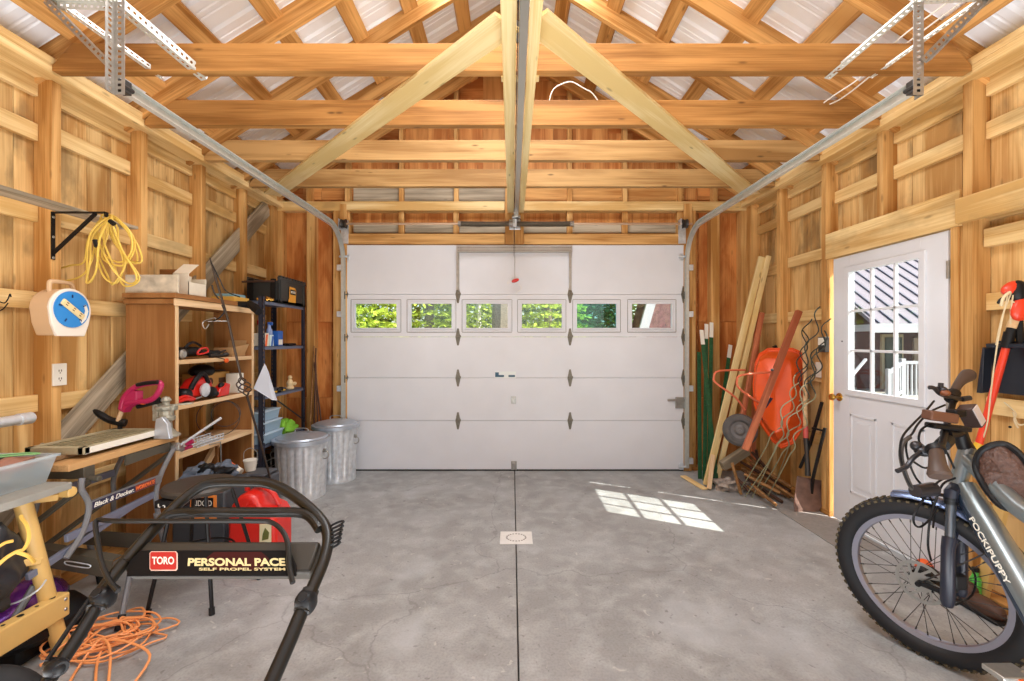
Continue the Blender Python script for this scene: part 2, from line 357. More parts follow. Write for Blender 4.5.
# right wall: extra studs, door jambs and headers
slab('door_stud', 2.55, 2.652, 2.60, 2.648, .0, 2.07, STUDM, wr); slab('door_stud', 2.56, 2.652, 2.578, 2.599, .0, 2.07, STUDM, wr)
slab('door_stud', 2.55, 2.652, 3.656, 3.69, .045, 2.07, STUDM, wr); slab('door_stud', 2.556, 2.652, 3.722, 3.745, .045, ZP, STUDM, wr)
slab('header', 2.535, 2.652, 2.578, 3.682, 2.069, 2.272, NAILM, wr)
slab('header', 2.505, 2.55, -1.2, 2.575, 2.075, 2.215, NAILM, wr)
slab('ledger', 2.60, 2.652, .2, 2.51, 1.93, 2.03, NAILM, wr)
# left wall: let-in diagonal brace of weathered board
lumber('diagonal_brace', (-2.60, 1.76, .05), (-2.60, 4.84, 2.84), .02, .165, GREY, wl, up=(0, -1, 1))

# ------------------------------------------------------------------ front wall with the garage door opening
OX0, OX1, OZ = -1.79, 1.862, 2.458
SL = .62; ZR = lambda x: 1.416+3.16-SL*abs(x)     # underside of the purlins
wf = MB()
wf.box(-2.70, OX0, 5.075, 5.095, -.05, 2.95); wf.box(OX1, 2.70, 5.075, 5.095, -.05, 2.95); wf.box(OX0, OX1, 5.075, 5.095, OZ, 2.95)
wf.prism([(-2.70, 0), (2.70, 0), (0, 1.74)], (0, 5.095, 2.95), (1, 0, 0), (0, 0, 1), .02)
wf = struct(wf.done('wall_front', PLY, smooth=0))
def ply(x0, x1, z0, z1, m=PLY, y=5.052): slab('plywood_panel', x0, x1, y, y+.015, z0, z1, m, wf, bevel=.001)
for x0, x1 in ((-2.65, -2.0), (-1.98, OX0), (OX1, 2.05), (2.07, 2.65)):
    for z0, z1 in ((.0, .78), (.785, 1.62), (1.625, 2.97)): ply(x0, x1, z0, z1)
xx = -2.65; k = 0
while xx < 2.65:
    wd = (.33, .21, .4, .27, .18)[k % 5]; k += 1; x1 = min(xx+wd, 2.65)
    slab('gable_board', xx, x1-.003, 5.052, 5.068, 2.70 if xx > -1.80 and x1 < 1.86 else 2.975, min(ZR(xx), ZR(x1))-.03 if abs(xx) > .2 else 4.3, GABLE, wf, bevel=.001); xx = x1
for (x0, x1, z0, z1, m) in ((-1.75, .0, 2.955, 3.12, GREY), (.0, 1.9, 2.955, 3.12, FIR), (-1.75, 1.83, 2.605, 2.70, GREY)):
    slab('backing_board', x0, x1, 5.02, 5.05, z0, z1, m, wf)
GX = [-1.80, -1.21, -.61, .63, 1.235, 1.835]
for x in GX + [-2.22, 2.22]:
    lo = 2.57 if abs(x) < 1.82 else 2.93
    slab('gable_stud', x-.025, x+.025, 4.965, 5.05, 2.93, ZR(x)-.02, STUDM, wf)
    if abs(x) < 1.85: slab('cripple_stud', x-.03, x+.03, 4.965, 5.05, 2.57, 2.825, STUDM, wf)
slab('center_post', -.075, .02, 4.93, 5.05, OZ, 3.3, STUDM, wf); slab('center_post', .03, .128, 4.93, 5.05, OZ, 4.45, STUDM, wf)
for x0, x1, z0, z1 in ((-1.86, -.08, 2.825, 2.925), (.13, 1.86, 2.825, 2.925)): slab('top_plate', x0, x1, 4.93, 5.04, z0, z1, NAILM, wf)
for x0, x1 in ((-2.6, -1.86), (1.86, 2.6)): slab('top_plate', x0, x1, 4.95, 5.05, 2.83, 2.93, NAILM, wf)
for x0, x1 in ((OX0-.02, -.08), (.13, OX1+.02)): slab('header', x0, x1, 4.925, 5.05, OZ, 2.572, STUDM, wf)
for x0, x1 in ((-2.62, -2.50), (-2.235, -2.15), (-1.945, -1.86), (2.165, 2.26), (2.49, 2.58), (2.585, 2.65), (1.94, 2.0)): slab('stud', x0, x1, 4.95, 5.05, .04, 2.83, STUDM, wf)
slab('door_jamb', -1.865, OX0, 4.93, 5.07, 0, 2.9, STUDM, wf); slab('door_jamb', OX1, 1.95, 4.93, 5.07, 0, 2.9, STUDM, wf)
slab('sill_plate', -2.6, -1.87, 4.95, 5.05, 0, .04, FIR, wf); slab('sill_plate', 1.96, 2.6, 4.95, 5.05, 0, .04, FIR, wf)

# ------------------------------------------------------------------ roof: rafters, purlins, metal sheets, tie beams
METAL = plain('galvalume_roof_sheet', (240, 241, 246), .38, .0, .04, 3)
ceil = MB()
def sheet(mb, sgn):
    # ribbed sheet: profile along y, straight down the slope
    prof = []; y = -1.9
    while y < 5.5:
        for dy, dz in ((0, 0), (.028, 0), (.042, .02), (.062, .02), (.076, 0), (.12, 0), (.126, .005), (.134, .005), (.14, 0), (.165, 0), (.171, .005), (.179, .005), (.185, 0)): prof.append((y+dy, dz))
        y += .228
    zt = lambda x: ZR(x)+.045
    k = len(prof); vs = []
    for x in (0.0, 3.05):
        for (yy, dz) in prof: vs.append((sgn*x, yy, zt(x)+dz))
    for x in (0.0, 3.05):
        for (yy, dz) in prof: vs.append((sgn*x, yy, zt(x)+dz+.004))
    mb.add(vs, [(i, i+1, k+i+1, k+i) for i in range(k-1)]+[(2*k+i, 2*k+i+1, 3*k+i+1, 3*k+i) for i in range(k-1)])
sheet(ceil, -1); sheet(ceil, 1)
ceil = struct(ceil.done('ceiling', METAL, smooth=0))
ca = math.cos(math.atan(SL))
RY = [-.9, -.32, .27, .86, 1.45, 1.90, 2.49, 3.065, 3.65, 4.23, 4.82]
for sgn in (-1, 1):
    for y in RY:
        # rafter underside passes (2.49, 2.916); 0.15 deep
        p0 = V((sgn*2.70, y+.03, 2.916-SL*.21+.075/ca)); p1 = V((sgn*.02, y+.03, 2.916+SL*2.47+.075/ca))
        lumber('rafter', p0, p1, .045, .15, RAFT, ceil)
    for x in (.44, .82, 1.21, 1.61, 1.99, 2.39, 2.80):
        lumber('purlin', (sgn*x, -1.7, ZR(x)+.02), (sgn*x, 5.4, ZR(x)+.02), .128, .036, RAFT, ceil, up=(sgn*SL, 0, 1))
lumber('ridge_board', (0, -1.7, 4.48), (0, 5.04, 4.48), .035, .17, RAFT, ceil)
TY = [1.26, 1.86, 2.460, 3.078, 3.675, 4.305]
for i, y in enumerate(TY):
    if i < 2: continue
    z0 = 1.416+1.458
    h = (.150, .170, .162, .165)[i-2]
    b = MB(); L = 2.488; zt = h; 
    b.prism([(-L, 0), (L, 0), (L, .03), (L-(h-.03)/SL*.55, h), (-L+(h-.03)/SL*.55, h), (-L, .03)], (0, y, z0+(.042 if 0 else 0)), (1, 0, 0), (0, 0, 1), -.056)
    o = b.done('tie_beam', JOIST if i < 4 else JOIST2, ceil, bevel=.003, smooth=0)
# flat pale braces under the ties and the pair of boards at the centre line
zb = 1.416+1.458-.011
def flat(name, a, b_, w_): lumber(name, (a[0], a[1], zb), (b_[0], b_[1], zb), w_, .02, PALE, ceil, bevel=.001)
flat('diagonal_brace', (-.02, 2.065), (-2.37, 4.50), .152); flat('diagonal_brace', (.10, 2.045), (2.37, 4.50), .152)
slab('centre_board', -.048, .020, -.5, 4.93, zb-.064, zb-.013, PALE, ceil); slab('centre_board', .076, .128, -.5, 4.93, zb-.064, zb-.013, PALE, ceil)
slab('centre_hanger', -.06, .15, 2.5, 2.55, zb+.0, zb+.03, PALE, ceil)
# rear wall: open bay behind the photographer
wb_ = MB().box(-2.75, -2.35, -1.75, -1.70, 0, 2.95).box(2.35, 2.75, -1.75, -1.70, 0, 2.95).box(-2.35, 2.35, -1.75, -1.70, 2.5, 2.95)
wb_.prism([(-2.70, 0), (2.70, 0), (0, 1.7)], (0, -1.70, 2.95), (1, 0, 0), (0, 0, 1), .04)
struct(wb_.done('wall_back', FIR, smooth=0))
HINGE = plain('aged_hinge_steel', (122, 116, 104), .45, .6, .2, 40)
# ------------------------------------------------------------------ sectional garage door
GX0, GX1 = -1.812, 1.878; GY = 4.94
gd = thing('garage_door', 'wide white sectional garage door with a row of six small windows', 'garage door', ((GX0+GX1)/2, GY, 0))
ZS = [0.015, .545, 1.010, 1.455, 1.915, 2.455]
def gx(px): return (px-CX)*GY/F
def gz(py): return CH-(py-CY)*GY/F
WINPX = [(355, 397), (411, 452), (466, 508), (521.5, 562), (576.5, 616.5), (631.5, 672)]
WZ0, WZ1 = gz(328.3), gz(303.5)
for i in range(5):
    b = MB(); z0, z1 = ZS[i]+.0015, ZS[i+1]-.0015
    if i != 3: b.box(GX0, GX1, GY, GY+.04, z0, z1)
    else:
        xs = [GX0]+[gx(v) for ab in WINPX for v in ab]+[GX1]
        for j in range(0, len(xs), 2): b.box(xs[j], xs[j+1], GY, GY+.04, z0, z1)
        for j in range(1, len(xs)-1, 2): b.box(xs[j], xs[j+1], GY, GY+.04, z0, WZ0).box(xs[j], xs[j+1], GY, GY+.04, WZ1, z1)
    o = b.done('door_section', WHITE, gd, bevel=.0 if i == 3 else .003, smooth=0)
for k, (a, b2) in enumerate(WINPX):
    x0, x1 = gx(a), gx(b2); b = MB()
    for (e, y0, y1) in ((.0, GY-.012, GY+.002), (.03, GY-.006, GY+.002)):
        t = .012
        X0, X1, Z0, Z1 = x0-e-t+.004, x1+e+t-.004, WZ0-e-t+.004, WZ1+e+t-.004
        b.box(X0, X1, y0, y1, Z1-t, Z1).box(X0, X1, y0, y1, Z0, Z0+t).box(X0, X0+t, y0, y1, Z0+t, Z1-t).box(X1-t, X1, y0, y1, Z0+t, Z1-t)
    g_ = MB(); X0, X1, Z0, Z1 = x0-.041, x1+.041, WZ0-.041, WZ1+.041
    g_.box(X0, X1, GY-.003, GY+.002, Z1, Z1+.004).box(X0, X1, GY-.003, GY+.002, Z0-.004, Z0).box(X0-.004, X0, GY-.003, GY+.002, Z0, Z1).box(X1, X1+.004, GY-.003, GY+.002, Z0, Z1)
    fr = b.done('window_frame', WHITE, gd, bevel=.002, smooth=0)
    g_.done('frame_shadow_line', HINGE, fr, smooth=0)  # thin grey ring drawn as the shadow line around the frame
    MB().box(x0-.002, x1+.002, GY+.015, GY+.019, WZ0-.002, WZ1+.002).done('pane', TEAL if k in (4,) else GLASS if k != 5 else GLASS, fr, smooth=0)
# hinges: leaf, knuckle and small bolts, four rows by four columns
def hinge(x, z, mirror=1, lit=True):
    b = MB(); w2, h2 = .028, .092
    b.prism([(-w2, 0), (-.009, h2), (.009, h2), (w2, 0), (.009, -h2), (-.009, -h2)], (x, GY-.002, z), (1,0,0), (0,0,1), .004)
    b.prism([(-.006, 0), (-.004, h2*.55), (.03*mirror, h2*.2), (.034*mirror, 0), (-.004, -h2*.3)], (x, GY-.006, z), (1,0,0), (0,0,1), .003)
    b.tube([(x-.02, GY-.012, z), (x+.02, GY-.012, z)], .007, 8)
    b.box(x-.006, x+.006, GY-.022, GY-.002, z-.05, z+.03)
    for dz in (-.07, .07): b.tube([(x, GY-.003, z+dz), (x, GY-.014, z+dz)], .006, 6)
    return b.done('hinge', HINGE, gd, smooth=30)
for z in ZS[1:5]:
    for px in (345.5, 458, 570, 683.5): hinge(gx(px), z)
# horizontal strut and stiles of the centre bay
b = MB(); zt = gz(249.5)
b.box(gx(457), gx(571.5), GY-.05, GY-.044, zt-.028, zt+.022).box(gx(457), gx(571.5), GY-.05, GY-.002, zt-.034, zt-.028).box(gx(457), gx(571.5), GY-.05, GY-.002, zt+.022, zt+.027)
b.done('door_strut', STEEL, gd, smooth=0)
b = MB()
for i in range(60):
    x = gx(459)+(gx(569.5)-gx(459))*i/59; b.box(x-.004, x+.004, GY-.0515, GY-.0505, zt+.008, zt+.014).box(x-.004, x+.004, GY-.0515, GY-.0505, zt-.022, zt-.016)
o = b.done('strut_slots', DKSTEEL, gd, smooth=0); o['kind'] = 'stuff'
for px in (458, 570): MB().box(gx(px)-.013, gx(px)+.007, GY-.035, GY-.001, ZS[4]+.05, zt-.03).box(gx(px)+.007, gx(px)+.015, GY-.012, GY-.001, ZS[4]+.04, zt-.03).done('stile_stiffener', STEEL, gd, smooth=0)
for (px, py, w_, h_) in ((513.5, 400, .055, .08), (514, 465.5, .06, .1)):
    b = MB().box(gx(px)-w_/2, gx(px)+w_/2, GY-.008, GY, gz(py)-h_/2, gz(py)+h_/2).box(gx(px)-w_/4, gx(px)+w_/4, GY-.03, GY-.008, gz(py)-h_/3, gz(py)+h_/3)
    b.done('lift_handle', STEEL, gd, bevel=.003, smooth=0)
b = MB().box(gx(675), gx(684), GY-.02, GY, gz(408), gz(397)).box(gx(667), gx(684), GY-.026, GY-.014, gz(401), gz(398.8))
b.done('slide_lock', STEEL, gd, bevel=.002, smooth=0)
for px, pz in ((346, 257), (683, 257), (683, 466), (346, 466)):
    MB().box(gx(px)-.04, gx(px)+.035, GY-.006, GY, gz(pz)-.04, gz(pz)+.035).tube([(gx(px)-.06, GY-.03, gz(pz)), (gx(px)+.04, GY-.03, gz(pz))], .012).done('roller_bracket', GALV, gd, smooth=30)
MB().box(gx(495), gx(516), GY-.0015, GY, gz(378), gz(371.5)).done('warning_sticker', plain('sticker_paper', (226, 232, 230), .5), gd, smooth=0)
MB().box(gx(495.2), gx(498.8), GY-.0025, GY-.0015, gz(375), gz(372.3)).box(gx(495.2), gx(504), GY-.0025, GY-.0015, gz(377), gz(375)).box(gx(508.5), gx(515), GY-.0025, GY-.0015, gz(377), gz(375)).done('sticker_print', plain('sticker_blue', (50, 90, 112), .5), gd, smooth=0)
MB().box(GX0, GX1, GY+.003, GY+.037, 0, .02).done('bottom_seal', RUBBER, gd, smooth=0)
# outer stop moulding
struct(MB().box(OX0-.05, OX0+.01, 5.0, 5.1, 0, OZ).box(OX1-.01, OX1+.05, 5.0, 5.1, 0, OZ).done('trim_1', WHITE, smooth=0))

# tracks: vertical, curve, horizontal (one bent steel channel each)
def channel(path, w_, d, t, inward, mb):
    """C channel swept along path; inward = side the mouth faces"""
    prof = [(-w_/2, d), (-w_/2, 0), (w_/2, 0), (w_/2, d), (w_/2-t, d), (w_/2-t, t), (-w_/2+t, t), (-w_/2+t, d)]
    vs = []; n = len(prof); k = len(path); iw = V(inward)
    for i in range(k):
        t0 = (path[min(i+1,k-1)]-path[max(i-1,0)]).normalized(); s_ = t0.cross(iw).normalized()
        for (u, v) in prof: vs.append(path[i]+s_*u+iw*v)
    fs = [(i*n+j, i*n+(j+1)%n, (i+1)*n+(j+1)%n, (i+1)*n+j) for i in range(k-1) for j in range(n)]
    fs += [tuple(range(n)), tuple(range((k-1)*n, k*n))]
    mb.add(vs, fs)
def track(sgn, x, side):
    zc = 2.60; rr = .36; path = [V((x, 4.895, .05)), V((x, 4.895, 1.2)), V((x, 4.895, zc-rr))]
    for i in range(1, 10): a = PI/2*i/9; path.append(V((x, 4.895-rr+rr*math.cos(a), zc-rr+rr*math.sin(a))))
    yend = 2.115
    path += [V((x, 4.0, zc)), V((x, 3.0, zc)), V((x, yend, zc))]
    t = thing('door_track', f'zinc garage door track curving up along the {side} wall', 'door track', (x, 4.895, 0), 'garage door tracks')
    b = MB(); channel(path, .055, .03, .003, (-sgn, 0, 0), b); b.done('rail', TRACK, t, smooth=40)
    b = MB().box(*sorted((x+sgn*.003, x+sgn*.022)), 2.115, 4.3, zc+.036, zc+.040).box(*sorted((x+sgn*.003, x+sgn*.007)), 2.115, 4.3, zc+.0, zc+.040)
    b.done('stiffening_angle', TRACK, t, smooth=0)
    b = MB()
    for z in (.12, .9, 1.7, 2.2): b.box(*sorted((x, x+sgn*.05)), 4.88, 4.93, z-.03, z+.03)
    b.done('jamb_bracket', GALV, t, smooth=0)
    MB().box(*sorted((x-sgn*.035, x+sgn*.004)), 2.11, 2.15, zc-.03, zc+.03).tube([(x-sgn*.03, 2.1, zc-.005), (x-sgn*.03, 2.16, zc-.005)], .012).done('end_stop', DKSTEEL, t, bevel=.003)
    return t
track(-1, -1.83, 'left'); track(1, 1.895, 'right')

# perforated angle-iron hangers
def perf_angle(p, q, nrm, name, parent, mat=TRACK, w_=.032):
    """L angle with a row of real holes shown as punched slots"""
    p, q = V(p), V(q); d = q-p; L = d.length; m = frame(d, nrm); b = MB()
    # each leg is a ladder: two edge strips and webs between the holes
    def leg(u, v):  # u: in-plane direction, v: thickness direction
        c = lambda s, a: p+m@V((s, 0, 0))+u*a
        def strip(s0, s1, a0, a1): 
            o = c((s0+s1)/2, (a0+a1)/2); b.obox(o, (s1-s0, a1-a0, .002), Matrix((m.col[0], u, v)).transposed())
        strip(0, L, 0, w_*.32); strip(0, L, w_*.68, w_); s = 0; pitch = .026
        while s < L: strip(s, min(s+pitch*.5, L), w_*.32, w_*.68); s += pitch
    leg(m.col[1].copy(), m.col[2].copy()); leg(m.col[2].copy(), m.col[1].copy())
    return b.done(name, mat, parent, smooth=0)
for sgn, x, side in ((-1, -1.83, 'left'), (1, 1.895, 'right')):
    t = thing('track_hanger', f'perforated steel angle hanger holding the {side} track end from the rafters', 'hanger', (x, 2.15, 2.6), 'track hangers')
    ex = x+sgn*.005
    ox = x+sgn*.27; zt2 = 2.968
    perf_angle((ex, 2.10, 2.55), (ex, 2.10, 3.06), (-sgn, 0, 0), 'vertical_angle', t, STEEL, .048)
    perf_angle((ex, 2.08, 2.985), (-1.69 if sgn < 0 else 1.76, 2.52, 2.862), (0, 0, 1), 'cross_angle', t, TRACK, .042)
    perf_angle((ex, 2.10, zt2), (ox, 2.08, zt2), (0, -1, 0), 'outer_angle', t)
    perf_angle((ex, 2.09, 2.69), (ox, 2.06, zt2), (0, -1, 0), 'diagonal_angle', t, STEEL)
    perf_angle((ox, 2.10, zt2+.01), (x+sgn*.10, 2.52, 2.868), (0, 0, 1), 'rear_angle', t, TRACK, .024)
    MB().box(*sorted((ox-sgn*.02, ox+sgn*.02)), 2.05, 2.12, zt2-.01, zt2+.05).tube([(ox, 2.04, zt2), (ox, 2.13, zt2)], .009, 8).done('corner_plate', STEEL, t)
# torsion shaft, springs, drums, end and centre brackets
ts = thing('torsion_spring_shaft', 'steel torsion shaft with two dark coil springs above the garage door', 'spring shaft', (0, 4.88, 2.66))
SZ = 2.665; SY = 4.87
MB().tube([(-1.86, SY, SZ), (1.93, SY, SZ)], .0125, 10).done('shaft', plain('shaft_steel', (206, 178, 150), .35, .7), ts)
for a, b2 in ((gx(460)*SY/GY, gx(511)*SY/GY), (gx(515)*SY/GY, gx(572)*SY/GY)):
    b = MB(); n = int((b2-a)/.0065)
    for i in range(n): b.tube([(a+(b2-a)*(i+.5)/n, SY+.026*math.cos(2*PI*j/12), SZ-.004*math.sin(PI*i/n)+.026*math.sin(2*PI*j/12)) for j in range(12)], .0028, 5, closed=True)
    b.done('torsion_spring', plain('oiled_spring', (120, 116, 106), .4, .6), ts)
    MB().tube([(b2-.02, SY, SZ), (b2+.02, SY, SZ)], .03, 12).tube([(a-.02, SY, SZ), (a+.01, SY, SZ)], .03, 12).done('spring_cone', STEEL, ts)
for x in (-1.80, 1.85):
    MB().lathe([(.02, -.03), (.05, -.025), (.042, -.01), (.042, .01), (.05, .025), (.02, .03)], (x, SY, SZ), (1, 0, 0), 18).done('cable_drum', DKSTEEL, ts)
    MB().box(x-.05, x-.044, SY-.03, 4.93, SZ-.06, SZ+.05).box(x-.05, x+.03, 4.92, 4.93, SZ-.2, SZ+.05).done('end_bracket', GALV, ts, smooth=0)
MB().box(.01, .05, SY-.035, 4.93, SZ-.04, SZ+.045).box(-.03, .09, 4.92, 4.93, SZ-.05, SZ+.06).done('center_bracket', GALV, ts, bevel=.003, smooth=0)
# opener rail along the ridge line, with its chain and the arm down to the door
orl = thing('door_opener_rail', 'steel garage door opener rail running under the roof centre line', 'opener rail', (.045, 4.8, 2.78))
zr = 2.775
MB().box(.030, .070, -.4, 4.80, zr-.022, zr+.02).done('rail', plain('rail_steel', (176, 172, 162), .35, .75), orl, bevel=.004, smooth=0)
b = MB()
for i in range(220):
    y = .2+i*.0205; b.box(.0225, .0275, y, y+.013, zr-.026, zr-.018)
o = b.done('drive_chain', DKSTEEL, orl, smooth=0)
MB().box(.018, .07, 4.78, 4.93, zr-.06, zr+.03).tube([(.0, 4.86, zr-.04), (.09, 4.86, zr-.04)], .02, 12).done('header_bracket', STEEL, orl, bevel=.004, smooth=0)
MB().bar((.022, 4.84, zr-.05), (.022, 4.88, gz(257)), .022, .005, (1,0,0)).done('door_arm', DKSTEEL, orl)
b = MB().tube([(.03, 4.86, gz(257)), (.03, 4.86, gz(279))], .003, 6)
b.done('pull_cord', plain('grey_cord', (150, 146, 142), .8), orl)
MB().ball((.035, 4.86, gz(281.5)), (.042, .012, .02), Matrix.Rotation(-.35, 3, 'Y')).done('pull_handle', RED, orl)
MB().tube(cr([(.0, 4.86, gz(282)), (-.05, 4.86, gz(284.5)), (-.02, 4.86, gz(281)), (.05, 4.86, gz(284)), (.10, 4.86, gz(289)), (.04, 4.86, gz(294))]), .002, 5).done('wire_loop', WPLAST, orl)

# ------------------------------------------------------------------ entry door (a structure with parts)
DX = 2.556
dr = MB(); y0, y1, z0, z1 = 2.668, 3.618, .014, 2.062
wy0, wy1, wz0, wz1 = 2.845, 3.445, 1.042, 1.935      # opening for the lites
dr.box(DX, DX+.036, y0, wy0, z0, z1).box(DX, DX+.036, wy1, y1, z0, z1).box(DX, DX+.036, wy0, wy1, z0, wz0).box(DX, DX+.036, wy0, wy1, wz1, z1)
door = struct(dr.done('door_1', WHITE, smooth=0, bevel=.002))
# lite frame, muntins, glass, raised panels
b = MB(); e = .04
for (a0, a1, c0, c1) in ((wy0-e, wy1+e, wz1-.004, wz1+e), (wy0-e, wy1+e, wz0-e, wz0+.004), (wy0-e, wy0+.004, wz0, wz1), (wy1-.004, wy1+e, wz0, wz1)): b.box(DX-.014, DX+.002, a0, a1, c0, c1)
b.done('lite_frame', WHITE, door, bevel=.004, smooth=0)
b = MB()
for k in (1, 2):
    yy = wy0+(wy1-wy0)*k/3; zz = wz0+(wz1-wz0)*k/3
    b.box(DX+.002, DX+.022, yy-.009, yy+.009, wz0, wz1).box(DX+.002, DX+.022, wy0, wy1, zz-.009, zz+.009)
b.done('muntin', WHITE, door, bevel=.002, smooth=0)
MB().box(DX+.015, DX+.019, wy0, wy1, wz0, wz1).done('pane', GLASS, door, smooth=0)
for a, c in ((2.815, 3.06), (3.19, 3.435)):
    b = MB(); zz0, zz1 = .27, .865
    for (i0, i1, dx) in ((0, .018, .006), (.05, .06, .004)):
        b.box(DX-dx, DX+.001, a+i0, c-i0, zz1-i1, zz1-i0).box(DX-dx, DX+.001, a+i0, c-i0, zz0+i0, zz0+i1).box(DX-dx, DX+.001, a+i0, a+i1, zz0+i0, zz1-i0).box(DX-dx, DX+.001, c-i1, c-i0, zz0+i0, zz1-i0)
    b.box(DX-.005, DX+.001, a+.06, c-.06, zz0+.06, zz1-.06)
    b.done('raised_panel', WHITE, door, bevel=.003, smooth=0)
b = MB().lathe([(.033, 0), (.03, .008), (.012, .012), (.012, .035), (.022, .045), (.028, .058), (.024, .07), (.001, .074)], (DX, 3.55, .975), (-1, 0, 0), 18)
b.done('door_knob', BRASS, door)
for z in (1.83, 1.05, .25): MB().box(DX-.004, DX+.03, 2.652, 2.672, z-.05, z+.05).tube([(DX-.006, 2.664, z-.052), (DX-.006, 2.664, z+.052)], .007, 8).done('hinge', STEEL, door, smooth=30)
struct(MB().box(2.60, 2.70, 2.648, 2.662, 0, 2.086).box(2.645, 2.70, 3.644, 3.656, 0, 2.086).box(2.60, 2.70, 2.648, 3.662, 2.074, 2.088).box(2.60, 2.72, 2.65, 3.662, -.002, .012).done('trim_2', NAILM, smooth=0))
MB().lathe([(.004, 0), (.004, .006)], (DX, 3.52, 1.41), (-1, 0, 0), 8).done('screw_cover', DKSTEEL, door)
# ------------------------------------------------------------------ outside: ground, trees, neighbouring houses
GRASS = plain('driveway_gravel', (150, 146, 134), .9, 0, .2, 3)
gr = MB().box(-40, 40, -30, 60, -.35, -.16); struct(gr.done('ground', GRASS, smooth=0))
LEAF = {}
def leafmat(name, col, tr=.5):
    m = bpy.data.materials.new(name); m.use_nodes = True; nt = m.node_tree; nt.nodes.clear(); N = nt.nodes.new; L = nt.links.new
    o = N('ShaderNodeOutputMaterial'); d = N('ShaderNodeBsdfDiffuse'); t = N('ShaderNodeBsdfTranslucent'); mx = N('ShaderNodeMixShader'); mx.inputs[0].default_value = tr
    g = N('ShaderNodeNewGeometry'); hs = N('ShaderNodeHueSaturation'); hs.inputs['Color'].default_value = srgb(*col)
    mr = N('ShaderNodeMapRange'); mr.inputs['To Min'].default_value = .45; mr.inputs['To Max'].default_value = 1.25; L(g.outputs['Random Per Island'], mr.inputs['Value']); L(mr.outputs[0], hs.inputs['Value'])
    L(hs.outputs[0], d.inputs[0]); L(hs.outputs[0], t.inputs[0]); L(d.outputs[0], mx.inputs[1]); L(t.outputs[0], mx.inputs[2]); L(mx.outputs[0], o.inputs[0]); return m
LG = leafmat('sunlit_leaf', (196, 214, 92)); LD = leafmat('deep_leaf', (130, 162, 84)); LB = leafmat('blue_green_leaf', (130, 180, 130))
BARK = plain('grey_bark', (120, 108, 92), .9, 0, .35, 14, bump=.5); BIRCH = plain('pale_bark', (206, 200, 186), .8, 0, .2, 12)
def tree(x, y, h, r, z0, lm, bark, tr, label, n, seed, layered=False, group='trees outside the garage door'):
    rr = random.Random(seed); t = thing('tree', label, 'tree', (x, y, -.16), group)
    MB().tube([(x, y, -.2), (x+.03, y, h*.3), (x-.02, y, h*.6), (x, y, h*.97)], tr, 10, rad=[tr*1.2, tr, tr*.7, tr*.15]).done('trunk', bark, t)
    b = MB()
    for i in range(n):
        zf = rr.random(); z = z0+(h-z0)*zf**1.3; R1 = r*(1-.75*(z-z0)/(h-z0)); a = rr.random()*2*PI; q = R1*math.sqrt(rr.random())
        if layered: z = round(z/.28)*.28-.13*q+rr.gauss(0, .045)
        c = V((x+q*math.cos(a), y+q*math.sin(a), z)); s = rr.uniform(.05, .11)
        u = V((rr.gauss(0,1), rr.gauss(0,1), rr.gauss(0,.5))).normalized(); v = u.cross(V((rr.gauss(0,.5), rr.gauss(0,.5), 1))).normalized()
        b.add([c-u*s, c-v*s*.45, c+u*s, c+v*s*.45], [(0, 1, 2, 3)])
    b.done('foliage', lm, t, smooth=0)
tree(-4.1, 11.5, 7, 1.6, .9, LG, BARK, .10, 'bright conifer behind the far left garage door window', 9000, 1, True)
tree(-2.35, 12.8, 8, 1.3, 1.2, LG, BARK, .13, 'brown trunked tree behind the second garage door window', 6000, 2, True)
tree(-.95, 12.6, 8, 1.1, 1.3, LG, BIRCH, .07, 'slim pale birch behind the third garage door window', 3500, 3)
tree(-.26, 11.6, 9, .5, 4.0, LD, BARK, .26, 'thick grey trunk at the right of the third garage door window', 1500, 4)
tree(1.05, 13.6, 7, 1.5, .8, LG, BARK, .12, 'leafy green tree behind the fourth garage door window', 9000, 5, True)
tree(2.3, 14.9, 6, 1.4, .6, LB, BARK, .1, 'blue green bushy tree behind the fifth garage door window', 11000, 6)
# the wood behind them
rr = random.Random(11); b = MB()
for i in range(26000):
    x = rr.uniform(-12, 7); y = rr.uniform(16, 22); z = rr.uniform(-.1, 7); s = rr.uniform(.1, .22); c = V((x, y, z))
    u = V((rr.gauss(0,1), rr.gauss(0,1), rr.gauss(0,.6))).normalized(); v = u.cross(V((rr.gauss(0,.5), rr.gauss(0,.5), 1))).normalized()
    b.add([c-u*s, c-v*s*.5, c+u*s, c+v*s*.5], [(0, 1, 2, 3)])
tag(b.done('woodland_foliage', LD, smooth=0), 'dense green woodland foliage filling the background beyond the garage door windows', 'foliage', kind='stuff')
# brown shingled outbuilding behind the last garage door window
SHING = plain('brown_shingle', (112, 80, 78), .8, 0, .35, 9); WTRIM = plain('white_trim', (172, 172, 174), .6)
t = thing('outbuilding', 'brown shingled building with white rake board behind the rightmost garage door window', 'building', (6, 13, -.16))
xe, ye = 3.40, 13.0
MB().prism([(xe, -.16), (7.2, -.16), (7.2, 5.5), (xe+1.5, 5.5)], (0, ye, 0), (1,0,0), (0,0,1), -2).done('wall', SHING, t, smooth=0)
MB().prism([(xe-.32, -.16), (xe-.06, -.16), (xe+1.56, 5.6), (xe+1.3, 5.6)], (0, ye-.1, 0), (1,0,0), (0,0,1), -.12).done('rake_board', WTRIM, t, smooth=0)
